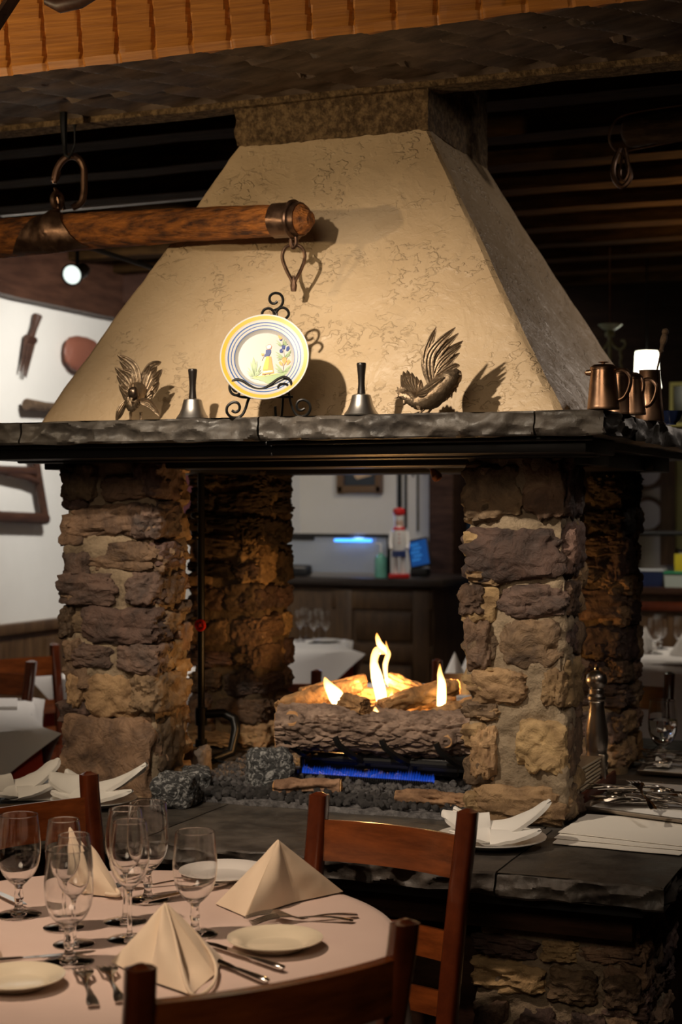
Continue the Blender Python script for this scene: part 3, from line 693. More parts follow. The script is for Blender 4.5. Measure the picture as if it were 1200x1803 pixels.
# blue gas flame: row of low jets as one sheet
bf = MB()
rgf = random.Random(2)
for i in range(50):
    x = -.185 + i * .0072; hh = .021 + .009 * noise.noise(V((x * 30, 0, 0))) + rgf.uniform(-.003, .003)
    bf.tube([(x, -.058, .031), (x + .001, -.058, .034), (x + .002, -.059, .034 + hh * .5), (x + .003, -.058, .034 + hh)], [.004, .0062, .0052, .0004], 7)
o = obj('flame', bf, flame_mat('gas_flame', (.02, .13, 1.0), (.004, .03, .30), 46, 0, 1), loc=bc, label='long low blue gas flame along the burner tube', cat='flame', smooth=0)
for (px, py, e) in ((592, 1222, 1.0), (668, 1200, 1.6), (776, 1212, 1.0)):
    light('fire_light', 'POINT', U(px, py, 4.30), None, e * 3.2, (1, .50, .16), .02)
# gas pipework
gp = thing('gas_pipe', 'black upright gas pipe behind the near left pillar', 'gas pipe', on_hearth(354, 1338))
px0 = 0
obj('riser', MB().tube([(0, 0, .0), (0, 0, .84)], .0105, 12), M_iron, gp)
for z0_, z1_ in ((.02, .06), (.10, .15)): obj('coupling', MB().lathe([(0, z0_), (.017, z0_), (.018, (z0_ + z1_) / 2), (.017, z1_), (0, z1_)], 16), M_iron, gp)
obj('branch_pipe', MB().tube([(0, 0, .13), (.06, .02, .135), (.095, .02, .12), (.105, .01, .09), (.105, -.02, .03), (.07, -.07, .015), (.03, -.11, .012)], .013, 12), M_iron, gp)
obj('gas_hose', MB().tube([(.03, -.11, .014), (.09, -.10, .02), (.16, -.12, .016), (.24, -.10, .02), (.30, -.12, .02)], .005, 8), M_iron, gp)
for z in (.64, .70): obj('pipe_knob', MB().rock((-.016, -.004, z), (.014, .014, .010), z, 5, .05, 2.2), M_iron, gp)
vd = thing('valve_knob', 'round red glass-like valve knob on the gas pipe', 'knob', on_hearth(354, 1338) + V((.010, -.026, .388)))
R = Matrix.Rotation(math.radians(90), 4, 'X')
M_redk = mat('red_knob', (.55, .02, .01), .15, coat=.5)
obj('knob_ring', MB().tube([(.014 * math.cos(a * .393), 0, .014 * math.sin(a * .393)) for a in range(16)], .0045, 8, closed=True), M_redk, vd)
obj('knob_hub', MB().lathe([(0, -.016), (.006, -.016), (.006, .006), (0, .008)], 12, R), M_redk, vd)
for a in range(3):
    t = a * math.pi / 3; obj('knob_spoke', MB().tube([(-.012 * math.cos(t), 0, -.012 * math.sin(t)), (.012 * math.cos(t), 0, .012 * math.sin(t))], .002, 6), M_redk, vd)
# damper lever hanging from the back frame
dl = thing('damper_lever', 'black damper latch with copper knob hanging under the hood frame', 'latch', U(757, 822, 4.25))
obj('latch_body', MB().box((0, 0, .02), (.024, .02, .05), bev=.004), M_black, dl)
obj('latch_pin', MB().tube([(-.045, 0, .008), (0, 0, .006)], .003, 6), M_black, dl)
obj('latch_knob', MB().lathe([(0, -.045), (.012, -.042), (.015, -.03), (.010, -.018), (.006, -.008), (.006, 0), (0, 0)], 14, Matrix.Rotation(math.radians(-35), 4, 'Y')), mat('dull_copper', (.25, .11, .06), .4, metal=.8), dl)

# ------------------------------------------------------------ things on the mantel
MT = 1.6605
def MP(px, y=3.312):
    q = PY(px, 700, y); return V((q.x, q.y, MT))
def bell(px, py, label):
    p = MP(px)
    t = thing('hand_bell', label, 'bell', p, group='hand bells on the mantel')
    return t
def bell_parts(t):
    obj('bell_cup', MB().lathe([(0, .0), (.037, .0), (.039, .003), (.037, .006), (.031, .014), (.026, .026), (.0225, .040), (.021, .046), (.014, .049), (0, .049)], 40), M_bellm, t)
    obj('handle', MB().lathe([(0, .048), (.0095, .048), (.0085, .058), (.0075, .072), (.0082, .090), (.0105, .112), (.0108, .116), (.0095, .1185), (0, .119)], 24), mat('ebony', (.012, .009, .008), .35), t)
b1 = bell(339, 735.5, 'silver hand bell with black handle left of the painted plate'); bell_parts(b1)
b2 = dup(b1, MP(636), 0, 'silver hand bell with black handle right of the painted plate')
# plate on easel
ez = MP(476, 3.29); RF = math.radians(22.15) - math.radians(4)
E = thing('plate_easel', 'black wrought-iron scroll easel holding the painted plate', 'easel', ez, RF - .02)
def arc(cx, cz, r, a0, a1, n=24, r1=None):
    r1 = r if r1 is None else r1
    return [(cx + (r + (r1 - r) * i / n) * math.cos(math.radians(a0 + (a1 - a0) * i / n)), cz + (r + (r1 - r) * i / n) * math.sin(math.radians(a0 + (a1 - a0) * i / n))) for i in range(n + 1)]
def smooth_path(pts, n=8):
    P_ = [V(p) for p in pts]; o = []
    for i in range(len(P_) - 1):
        a, b, c, d = P_[max(i - 1, 0)], P_[i], P_[i + 1], P_[min(i + 2, len(P_) - 1)]
        for k in range(n):
            t = k / n; o.append(.5 * ((2 * b) + (c - a) * t + (2 * a - 5 * b + 4 * c - d) * t * t + (3 * b - a - 3 * c + d) * t ** 3))
    o.append(P_[-1]); return o
S_ = 3.60 / FPX / (1200 / 190)      # metres per pixel of the zoomed easel crop
def ep(zx, zy, y=0.0): return V(((zx - 605) * S_, y, (1525 - zy) * S_))
rE = .0032
def ewire(name, pts, y=None):
    P_ = [ep(*p) if len(p) == 3 else ep(p[0], p[1], y or 0) for p in pts]
    obj(name, MB().tube(smooth_path(P_, 6), rE, 8), M_iron, E)
tilt = lambda z: .10 * z
yf = -.030; 
ewire('front_scroll', [(255, 1245, yf), (222, 1235, yf), (200, 1205, yf), (225, 1178, yf), (275, 1180, yf), (300, 1215, yf), (285, 1262, yf), (240, 1285, yf), (190, 1262, yf), (167, 1205, yf), (185, 1145, yf), (240, 1112, yf), (310, 1125, yf), (385, 1175, yf),
                       (460, 1215, yf), (540, 1215, yf), (620, 1175, yf), (700, 1115, yf), (770, 1088, yf), (830, 1110, yf), (858, 1170, yf), (840, 1230, yf), (790, 1268, yf), (735, 1250, yf), (712, 1205, yf), (735, 1170, yf), (790, 1165, yf), (820, 1185, yf)])
yb = .012
ewire('left_foot', [(175, 1450, -.008), (215, 1468, -.008), (255, 1445, -.008), (262, 1400, -.008), (235, 1362, -.008), (180, 1360, -.008), (125, 1405, -.008), (120, 1470, -.008), (165, 1520, -.004), (235, 1525, 0), (290, 1490, 0), (325, 1420, 0), (350, 1340, 0), (380, 1250, yb), (450, 1100, yb), (560, 800, .03), (640, 420, .05)])
ewire('right_foot', [(995, 1432, -.008), (950, 1450, -.008), (912, 1430, -.008), (905, 1385, -.008), (930, 1345, -.008), (985, 1335, -.008), (1040, 1370, -.008), (1055, 1430, -.008), (1025, 1490, -.004), (965, 1518, 0), (900, 1500, 0), (855, 1430, 0), (830, 1350, 0), (815, 1280, .004), (760, 1100, yb), (690, 800, .03), (640, 420, .05)])
ewire('cross_bar', [(240, 1285, yf), (300, 1300, -.01), (420, 1300, 0), (600, 1290, 0), (760, 1298, 0), (858, 1295, 0)])
ewire('back_leg', [(640, 420, .05), (680, 700, .075), (690, 1200, .085), (680, 1480, .08), (650, 1525, .078), (618, 1500, .076), (612, 1380, .07)])
yt = .052
ewire('top_scroll', [(650, 195, yt), (620, 220, yt), (580, 215, yt), (558, 175, yt), (575, 125, yt), (630, 102, yt), (690, 125, yt), (713, 185, yt), (695, 245, yt), (650, 285, yt), (615, 300, yt), (640, 340, yt), (640, 420, .05)])
ewire('top_scroll', [(480, 380, yt), (475, 330, yt), (500, 290, yt), (550, 275, yt), (595, 300, yt), (612, 345, yt), (610, 420, .05)])
ewire('top_scroll', [(745, 395, yt), (778, 350, yt), (765, 300, yt), (720, 270, yt), (670, 280, yt), (640, 320, yt), (635, 380, yt), (640, 430, .05)])
# the plate
def plate_mat():
    m = bpy.data.materials.new('painted_faience'); m.use_nodes = True; nt = m.node_tree; N = nt.nodes; L = nt.links; b = N['Principled BSDF']
    b.inputs['Roughness'].default_value = .42
    tc = N.new('ShaderNodeTexCoord'); sp = N.new('ShaderNodeSeparateXYZ'); L.new(tc.outputs['Object'], sp.inputs[0])
    cx = N.new('ShaderNodeCombineXYZ'); L.new(sp.outputs['X'], cx.inputs['X']); L.new(sp.outputs['Y'], cx.inputs['Y'])
    ln = N.new('ShaderNodeVectorMath'); ln.operation = 'LENGTH'; L.new(cx.outputs[0], ln.inputs[0])
    dv = N.new('ShaderNodeMath'); dv.operation = 'DIVIDE'; dv.inputs[1].default_value = .0945; L.new(ln.outputs['Value'], dv.inputs[0])
    rp = N.new('ShaderNodeValToRGB'); rp.color_ramp.interpolation = 'CONSTANT'; e = rp.color_ramp.elements
    W_ = (.50, .49, .475, 1); Bl = (.02, .09, .32, 1); Ye = (.66, .38, .03, 1)
    st = [(0, W_), (.665, Bl), (.685, W_), (.735, Bl), (.757, W_), (.80, Bl), (.828, W_), (.868, (.25, .06, .10, 1)), (.874, W_), (.885, Ye), (.965, W_)]
    e[0].position = 0; e[0].color = W_; e[1].position = st[1][0]; e[1].color = st[1][1]
    for p, c in st[2:]: x = e.new(p); x.color = c
    L.new(dv.outputs[0], rp.inputs['Fac']); L.new(rp.outputs['Color'], b.inputs['Base Color']); return m
Mf = Matrix
PL = thing('painted_plate', 'white painted plate with yellow and blue rings and a woman among flowers', 'plate', ez + V((-.002, .0, .0)) , 0)
PL.location = ez + Matrix.Rotation(RF, 3, 'Z') @ V(((545 - 605) * S_, -.006, (1525 - 868) * S_)); PL.rotation_euler = (math.radians(90 - 14), 0, RF)
RP_ = .0945 * 1.52 / 1.52
RP_ = (1368 - 372) / 2 * S_
prof = [(0, -.001), (RP_ * .60, -.001), (RP_ * .64, .002), (RP_ * .67, .006), (RP_, .013), (RP_ * 1.005, .0115), (RP_ * .99, .010), (RP_ * .68, .002), (RP_ * .6, -.005), (0, -.005)]
pm = plate_mat()
for n_ in pm.node_tree.nodes:
    if n_.type == 'MATH': n_.inputs[1].default_value = RP_
obj('plate_disc', MB().lathe(prof, 96), pm, PL)
def dec(name, col, pts_list, z=.0006, label=None):
    mb = MB()
    for pts in pts_list:
        n = len(pts); q = [((zx - 545) * S_, -(zy - 868) * S_, z) for zx, zy in pts]; q2 = [(a, b, -.0012) for a, b, c in q]
        mb.add(q + q2, [tuple(range(n)), tuple(range(2 * n - 1, n - 1, -1))] + [(i, i + n, (i + 1) % n + n, (i + 1) % n) for i in range(n)])
    obj(name, mb, mat('paint_' + name, col, .3), PL, smooth=0, fix=True)
def leaf(x0, y0, x1, y1, w_):
    dx, dy = x1 - x0, y1 - y0; l = math.hypot(dx, dy); nx, ny = -dy / l * w_, dx / l * w_
    return [(x0, y0), (x0 + dx * .35 + nx, y0 + dy * .35 + ny), (x0 + dx * .75 + nx * .8, y0 + dy * .75 + ny * .8), (x1, y1), (x0 + dx * .75 - nx * .8, y0 + dy * .75 - ny * .8), (x0 + dx * .35 - nx, y0 + dy * .35 - ny)]
dec('painted_grass', (.30, .42, .20), [[(385, 1095), (500, 1085), (640, 1060), (800, 1025), (805, 1040), (760, 1070), (700, 1095), (640, 1140), (590, 1170), (540, 1140), (480, 1120), (440, 1110)]], .0003)
dec('painted_ground', (.72, .62, .12), [[(420, 1085), (560, 1068), (700, 1045), (700, 1052), (560, 1078), (430, 1095)]], .0007)
lv = [leaf(435, 1085, x, y, w_) for x, y, w_ in ((415, 850, 20), (385, 905, 12), (455, 900, 12), (355, 970, 9), (345, 1010, 8), (350, 1040, 7), (500, 955, 9), (505, 1000, 8), (510, 1030, 7), (365, 1065, 6))]
lv += [leaf(755, 1030, x, y, w_) for x, y, w_ in ((660, 930, 12), (662, 985, 11), (680, 1025, 8), (855, 940, 11), (840, 990, 9), (820, 1015, 7))]
lv += [leaf(760, 860, x, y, 7) for x, y in ((660, 790), (668, 830), (675, 860), (690, 890), (845, 765), (835, 800), (830, 830), (800, 860))]
lv += [leaf(740, 720, x, y, 6) for x, y in ((665, 655), (665, 690), (690, 715), (790, 640), (785, 680), (760, 610), (800, 700))]
dec('painted_leaves', (.33, .45, .24), lv)
dec('painted_stem', (.35, .25, .25), [leaf(750, 1030, 765, 860, 2), leaf(765, 860, 735, 660, 2), leaf(512, 895, 535, 845, 2)])
dec('painted_skirt', (.90, .33, .06), [[(565, 845), (615, 848), (650, 1040), (600, 1050), (520, 1062), (540, 960)]], .0006)
dec('painted_apron', (.93, .68, .05), [[(562, 848), (590, 848), (588, 955), (580, 1000), (525, 1000), (540, 930)]], .0009)
dec('painted_hem', (.85, .80, .72), [[(530, 1022), (595, 1015), (635, 1010), (640, 1028), (598, 1034), (532, 1042)]], .0010)
dec('painted_bodice', (.02, .05, .22), [[(553, 770), (610, 768), (612, 800), (590, 845), (560, 850), (538, 845), (540, 825), (552, 815)]], .0007)
dec('painted_shoes', (.03, .03, .04), [[(540, 1062), (560, 1060), (562, 1072), (545, 1074)], [(592, 1052), (612, 1050), (614, 1062), (596, 1064)]])
dec('painted_bonnet', (.62, .30, .26), [[(550, 730), (575, 705), (605, 700), (620, 725), (612, 755), (590, 765), (560, 760)]], .0005)
dec('painted_face', (.86, .80, .74), [[(558, 732), (577, 714), (602, 708), (612, 726), (604, 750), (585, 757), (566, 752)]], .0009)
dec('painted_flower', (.93, .40, .12), [[(685, 590), (715, 588), (728, 610), (732, 640), (712, 655), (690, 620)], [(505, 805), (520, 815), (535, 810), (532, 835), (510, 838), (502, 825)],
     [(735, 870), (760, 855), (790, 865), (785, 910), (765, 945), (740, 905)], [(700, 915), (720, 900), (745, 925), (745, 960), (715, 945)], [(790, 900), (815, 880), (835, 905), (810, 940), (790, 945)]])
dec('painted_blue_flower', (.015, .05, .25), [[(730, 715), (755, 695), (770, 725), (762, 765), (735, 760)], [(705, 775), (730, 752), (745, 780), (740, 805), (710, 800)], [(785, 735), (810, 725), (820, 755), (800, 785), (780, 780)], [(697, 640), (735, 640), (728, 660), (710, 662)]])

# roosters: cast metal fighting cocks
def blade(pts, wd, th=.0016, y=0.0, curve=0.0, nv=6, teeth=0):
    """tapering feather: centreline pts (x,z), half width wd(t); ribbed along its length"""
    P_ = smooth_path([V((p[0], p[2] if len(p) > 2 else y, p[1])) for p in pts], 8); n = len(P_) - 1
    def fn(u, v):
        i = min(int(u * n), n); p = P_[i]; a = P_[max(i - 1, 0)]; b = P_[min(i + 1, n)]
        t = (b - a).normalized(); s = V((-t.z, 0, t.x)); k = (v - .5) * 2
        w_ = wd(u)
        return p + s * k * w_ + V((0, -1, 0)) * (curve * (1 - k * k) + .0010 * math.cos(k * 9 + .5))
    return MB().sheet(fn, n, nv * 2, th)
def rooster_facing(px, py, label):
    t = thing('rooster_figurine', label, 'figurine', MP(px, 3.33), RF)
    s = 3.56 / FPX; X = lambda a: (a - px) * s; Z = lambda b: (735 - b) * s if False else (py - b) * s
    return t, X, Z
# right rooster (pecking left)
t, X, Z = rooster_facing(765, 724, 'dark silver fighting-cock figurine pecking left with raised fan tail')
def P2(a, b, y=0): return (X(a), Z(b), y)
body = MB()
path = [(706, 690), (714, 692), (724, 697), (738, 700), (756, 694), (776, 678), (794, 660), (802, 645)]
rad = [5.5, 8.5, 11, 16, 21, 22, 18, 8]
bp_ = smooth_path([V((X(a), 0, Z(b))) for a, b in path], 6); br_ = []
for i in range(len(rad) - 1):
    for k in range(6): br_.append((rad[i] + (rad[i + 1] - rad[i]) * k / 6) * 3.56 / FPX)
br_.append(rad[-1] * 3.56 / FPX)
body.tube(bp_, br_, 18)
body.v = [tuple(V(v) + V((.0018 * math.sin(v[0] * 900 + 3 * noise.noise(V(v) * 90)), .001 * noise.noise(V(v) * 300), .0022 * noise.noise(V(v) * 250)))) for v in body.v]
obj('body', body, M_pewter, t)
obj('head', MB().rock((X(708), 0, Z(690)), (.009, .007, .008), 2, 8, .08, 2.2), M_pewter, t)
obj('beak', MB().lathe([(0, 0), (.0035, .001), (.002, .007), (0, .011)], 8, Matrix.Translation((X(702), 0, Z(692))) @ Matrix.Rotation(math.radians(-115), 4, 'Y')), M_pewter, t)
obj('comb', MB().prism([(X(a), Z(b)) for a, b in ((700, 688), (696, 682), (700, 680), (699, 675), (704, 678), (706, 673), (709, 678), (713, 676), (712, 683), (706, 686))], -.0015, .0015), M_pewter, t)
obj('wattle', MB().rock((X(712), -.002, Z(702)), (.004, .003, .007), 4, 6, .1, 2.2), M_pewter, t)
nk = MB()
for i in range(11):
    a = -1.2 + i * .24
    nk.merge(blade([(X(722), Z(686)), (X(728 + 3 * math.cos(a)), Z(695 + 8 * math.sin(a))), (X(739 + 2 * math.cos(a)), Z(700 + 17 * math.sin(a)))], lambda u: .0042 * (1 - u * .6), .0012, -.010 - .006 * math.cos(a)))
obj('neck_hackle', nk, M_pewter, t)
def fan(mb, root, tips, w_, y, curve=0.0, mid=.5, bow=0.0):
    for i, (a, b) in enumerate(tips):
        mx, my = root[0] + (a - root[0]) * mid + bow * (b - root[1]), root[1] + (b - root[1]) * mid - bow * (a - root[0])
        mb.merge(blade([(X(root[0]), Z(root[1])), (X(mx), Z(my)), (X(a), Z(b))], lambda u: w_ * 1.25 * (.35 + 1.5 * u * (1 - u) * 2) * (1 - u ** 6 * .9), .0012, y + .0006 * (i % 2), curve))
fw = MB(); fan(fw, (738, 692), [(706, 662), (706, 654), (710, 648), (717, 646), (725, 650), (733, 657), (741, 663), (743, 670)], .0075, .010, .002, bow=.10)
obj('wing', fw, M_pewter, t)
fw = MB(); fan(fw, (735, 690), [(782, 660), (778, 664), (772, 671), (764, 678), (756, 684)], .0060, -.024, .002, bow=-.04)
obj('wing', fw, M_pewter, t)
tl = MB()
for (tx, ty, bow, w_, yy) in ((768, 572, .14, .0080, 0), (764, 590, .18, .007, .004), (801, 573, .22, .0090, -.003), (806, 583, .18, .0085, 0), (814, 596, .20, .0085, .003), (811, 604, .14, .0075, -.002), (808, 617, .13, .0075, .002), (800, 626, .08, .0075, -.003), (776, 600, .2, .0085, .001)):
    mx, my = 762 + (tx - 762) * .45 + bow * (ty - 675), 675 + (ty - 675) * .5 - bow * (tx - 762) * .3
    tl.merge(blade([(X(762), Z(682)), (X(mx), Z(my)), (X(tx), Z(ty))], lambda u: 1.35 * w_ * (.55 + 1.4 * u * (1 - u)) * (1 - u ** 5 * .95), .0014, yy))
obj('tail_plume', tl, M_pewter, t)
sk = MB()
for (tx, ty) in ((808, 640), (811, 655), (806, 672), (802, 686), (794, 696), (786, 700), (775, 702), (768, 700), (798, 676)):
    sk.merge(blade([(X(768), Z(660)), (X((768 + tx) / 2 + 8), Z((640 + ty) / 2 + 2)), (X(tx), Z(ty))], lambda u: .0085 * (.7 + .8 * u * (1 - u)) * (1 - u ** 3 * .92), .0014, -.012 + .001 * ((tx * 7) % 5)))
obj('saddle_plume', sk, M_pewter, t)
for (a0, b0, a1, b1, yy) in ((744, 708, 738, 723, -.006), (756, 706, 752, 723, .010)):
    lg = MB().tube([(X(a0), yy, Z(b0)), (X(a0 + 2), yy, Z((b0 + b1) / 2)), (X(a1), yy, Z(b1) + .002)], [.0045, .003, .0025], 8)
    for an in (-2.9, -2.4, 2.6, 0.2): lg.tube([(X(a1), yy, Z(b1) + .003), (X(a1) + .013 * math.cos(an), yy + .013 * math.sin(an), .0015)], [.0025, .0012], 6)
    obj('leg', lg, M_pewter, t)
# left rooster (facing the viewer, bending forward)
t, X, Z = rooster_facing(237, 739, 'dark silver fighting-cock figurine facing forward with two spread tail plumes')
bd = MB(); P_ = smooth_path([V((X(240), .035, Z(672))), V((X(238), .010, Z(690))), V((X(235), -.018, Z(706))), V((X(234), -.022, Z(722)))], 6)
rr = [10, 14, 17, 17.5, 17, 17, 17, 17, 16, 15.5, 15, 14.5, 14, 13, 12, 10, 8, 6, 3]
bd.tube(P_, [r * 3.56 / FPX for r in rr[:len(P_)]], 18)
bd.v = [tuple(V(v) + V((.0016 * noise.noise(V(v) * 260), 0, .002 * noise.noise(V(v) * 250)))) for v in bd.v]
obj('body', bd, M_pewter, t)
obj('head', MB().rock((X(240), -.035, Z(688)), (.0125, .012, .016), 2, 10, .06, 2.2), mat('worn_silver', (.10, .07, .05), .3, metal=.9), t)
obj('beak', MB().lathe([(0, 0), (.004, .001), (.002, .008), (0, .013)], 8, Matrix.Translation((X(238), -.045, Z(698))) @ Matrix.Rotation(math.radians(140), 4, 'X')), M_pewter, t)
obj('comb', MB().prism([(X(238), Z(680)), (X(240), Z(670)), (X(243), Z(681))], -.040, -.030), M_pewter, t)
hk = MB()
for i in range(10):
    a = math.pi * (1.05 + .9 * i / 9)
    hk.merge(blade([(X(238), Z(690), -.03), (X(238) + .012 * math.cos(a), Z(698) + .010 * math.sin(a), -.034), (X(236) + .020 * math.cos(a), Z(702) + .024 * math.sin(a), -.026)], lambda u: .004 * (1 - u * .7), .001))
obj('neck_hackle', hk, M_pewter, t)
tl = MB()
for (tx, ty, mx, my, w_) in ((201, 612, 228, 640, .0095), (205, 622, 222, 650, .0085), (196, 635, 216, 662, .009), (200, 650, 214, 672, .009), (204, 668, 216, 688, .009), (208, 640, 226, 655, .009), (210, 680, 218, 695, .009)):
    tl.merge(blade([(X(240), Z(700), .018), (X(mx + 4), Z(my), .028), (X(tx), Z(ty), .02)], lambda u: 1.4 * w_ * (.5 + 1.7 * u * (1 - u)) * (1 - u ** 6 * .94), .0013))
obj('tail_plume', tl, M_pewter, t)
tl = MB()
for (tx, ty, mx, my, w_) in ((284, 626, 258, 640, .0085), (276, 636, 260, 652, .0085), (286, 640, 266, 662, .008), (280, 652, 266, 668, .008), (280, 664, 264, 680, .008), (268, 680, 258, 690, .008), (262, 632, 250, 655, .008)):
    tl.merge(blade([(X(242), Z(700), .022), (X(mx), Z(my), .032), (X(tx), Z(ty), .024)], lambda u: 1.4 * w_ * (.5 + 1.7 * u * (1 - u)) * (1 - u ** 6 * .94), .0013))
obj('tail_plume', tl, M_pewter, t)
for pts in (((222, 702), (212, 722), (204, 741)), ((250, 700), (270, 708), (286, 728))):
    wg = MB()
    for k in range(3):
        wg.merge(blade([(X(pts[0][0]), Z(pts[0][1]) - k * .002, -.018), (X(pts[1][0]), Z(pts[1][1]) + .004 - k * .004, -.022 + k * .003), (X(pts[2][0]) , max(.002, Z(pts[2][1]) - k * .001), -.016)], lambda u: .0065 * (.5 + 2 * u * (1 - u)) * (1 - u ** 5 * .9), .0014))
    obj('wing', wg, M_pewter, t)
for (a, yy) in ((230, -.005), (248, .004)):
    lg = MB().tube([(X(a), yy, .022), (X(a), yy, .003)], [.004, .0028], 8)
    for an in (-2.2, -1.57, -.9, 1.6): lg.tube([(X(a), yy, .003), (X(a) + .013 * math.cos(an), yy + .013 * math.sin(an), .0015)], [.0025, .0012], 6)
    obj('leg', lg, M_pewter, t)

# copper jugs at the mantel corner
def jug(p, h, r0, r1, rz, label, lid=True, m=M_copper, finial=True):
    t = thing('copper_jug', label, 'jug', p, rz, group='copper jugs on the mantel corner')
    pr = [(0, 0), (r0, 0), (r0 * 1.02, .003), (r0, .006), (r0 * .96 + r1 * .04, h * .1), (r0 * .5 + r1 * .5, h * .55), (r1, h * .93), (r1 * 1.05, h * .94), (r1 * 1.05, h * .97), (r1, h * .98)]
    if not lid: pr += [(r1 * .95, h * .98), (r0 * .9, .01), (0, .008)]
    else: pr += [(0, h * .98)]
    obj('jug_body', MB().lathe(pr, 48), m, t)
    if lid:
        l = obj('lid', MB().lathe([(r1 * 1.06, h * .975), (r1 * 1.07, h), (r1 * .98, h * 1.015), (r1 * .8, h * 1.06), (r1 * .4, h * 1.075), (0, h * 1.08)], 40), m, t)
        if finial: obj('knob', MB().lathe([(0, h * 1.07), (.004, h * 1.07), (.0035, h * 1.10), (.011, h * 1.12), (.0115, h * 1.13), (0, h * 1.14)], 20), m, l)
    hp = [(r1 * .95, 0, h * .9), (r1 + .016, 0, h * .93), (r1 + .030, 0, h * .75), (r1 + .028, 0, h * .5), (r1 + .018, 0, h * .28), (r0 * .97, 0, h * .2)]
    obj('handle', MB().tube(smooth_path(hp, 6), .0050, 10, flat=.55), m, t)
    obj('spout', MB().lathe([(0, 0), (.008, 0), (.005, .012), (0, .016)], 12, Matrix.Translation((-r1 * .92, 0, h * .88)) @ Matrix.Rotation(math.radians(-90), 4, 'Y')), m, t)
    return t
sj = 3.45 / FPX
jug(H(1060, 719.5, MT) + V((-.005, .03, 0)), .088, .033, .026, math.radians(5), 'nearest lidded copper jug with knob on the mantel corner')
jug(H(1092, 727, MT) + V((-.02, .07, 0)), .096, .030, .024, math.radians(10), 'small dented copper jug wedged between the two front jugs', finial=False)
jug(H(1108, 729, MT) + V((.0, .035, 0)), .084, .028, .021, math.radians(5), 'second lidded copper jug with thin handle on the mantel edge', finial=False)
tall = thing('copper_vase', 'tall open copper pitcher holding a long-handled tool', 'pitcher', H(1136, 740, MT) + V((.0, .045, 0)))
obj('vase_body', MB().lathe([(0, 0), (.034, 0), (.035, .004), (.031, .04), (.024, .118), (.0255, .121), (.0235, .121), (.029, .03), (0, .01)], 48), M_copper, tall)
skr = thing('skewer', 'dark carved-handle skewer leaning in the tall copper pitcher', 'skewer', tall.location + V((.0, .0, .012)))
a = V((-.006, 0, 0)); b_ = U(1172, 578, depth(tall.location)) - skr.location
dvec = (b_ - a)
obj('rod', MB().tube([a, a + dvec * .74], .0022, 8), M_rust, skr)
hp = [a + dvec * k for k in (.72, .74, .76, .80, .86, .90, .93, .95, .98, 1.0)]
obj('handle', MB().tube(hp, [.003, .007, .0045, .005, .0085, .0075, .006, .0085, .008, .002], 12), M_oldwood, skr)
bw = thing('blue_bowl', 'small dark blue glass bowl behind the copper pitcher', 'bowl', H(1176, 747, MT) + V((.0, .03, 0)))
obj('bowl', MB().lathe([(0, 0), (.014, 0), (.014, .004), (.022, .012), (.029, .030), (.031, .034), (.028, .031), (.020, .014), (0, .008)], 32, wob=lambda v: V((v.x * (1 + .05 * math.cos(8 * math.atan2(v.y, v.x)) * (v.z > .01)), v.y * (1 + .05 * math.cos(8 * math.atan2(v.y, v.x)) * (v.z > .01)), v.z))), mat('cobalt_glass', (.012, .02, .06), .08, coat=.8), bw)

# ------------------------------------------------------------ hanging yoke
yk = thing('wooden_yoke', 'hanging orange-brown wooden yoke bar with iron end fittings', 'yoke', U(112, 412, 4.27))
o0 = yk.location
A_ = U(-160, 436, 4.54) - o0; B_ = U(547, 386, 3.80) - o0
def yb_(u, v):
    p = A_.lerp(B_, v); ax = (B_ - A_).normalized(); e1 = (V((0, 0, 1)) - ax * ax.z).normalized(); e2 = ax.cross(e1)
    r = .056 + (.036 - .056) * v ** 1.3; an = u * 2 * math.pi
    r *= 1 + .05 * noise.noise(V((math.cos(an), math.sin(an), v * 9))) + .05 * fr(V((math.cos(an) * 2, math.sin(an) * 2, v * 12)), 2, 3)
    if v > .985: r *= max(.25, (1 - v) / .015) ** .5
    return p + (e1 * math.cos(an) + e2 * math.sin(an)) * r + V((0, 0, .010 * math.sin(v * 3.1)))
ym = MB().grid(yb_, 48, 150, True)
ym.add([yb_(i / 48, 1) for i in range(48)], [tuple(range(48))]); ym.add([yb_(i / 48, 0) for i in range(48)], [tuple(range(48))])
obj('bar', ym, M_yoke, yk)
ax = (B_ - A_).normalized()
# fishtail clasp at the hook
def onbar(v, u, k=1.0): p = A_.lerp(B_, v) + V((0, 0, .010 * math.sin(v * 3.1))); q = V(yb_(u, v)); return p + (q - p) * k
v0 = (0 - A_.x) / (B_.x - A_.x)
def clasp(u, v):   # u 0..1 across (top to bottom, front side), v across width
    an = .0 + u * .43
    hw = .03 + .165 * u ** 1.2
    vv = v0 + (v - .5) * hw
    p = onbar(min(max(vv, 0), 1), an, 1.06)
    return p + (p - onbar(vv, 0, 0)).normalized() * .010 * (1 - abs(v - .5) * 2) ** 2
obj('iron_clasp', MB().sheet(clasp, 16, 16, .004), M_rust, yk)
obj('iron_clasp', MB().tube([onbar(v0, .12, 1.08), onbar(v0, 0, 1.15), onbar(v0, 0, 1.45), onbar(v0, .0, 1.6)], [.010, .017, .013, .010], 12, flat=.6), M_rust, yk)
obj('clasp_eye', MB().tube([onbar(v0, 0, 1.6) + V((.004 * math.cos(a * .52), .015 * math.cos(a * .52), .010 + .020 * math.sin(a * .52))) for a in range(12)], .0085, 8, closed=True), M_rust, yk)
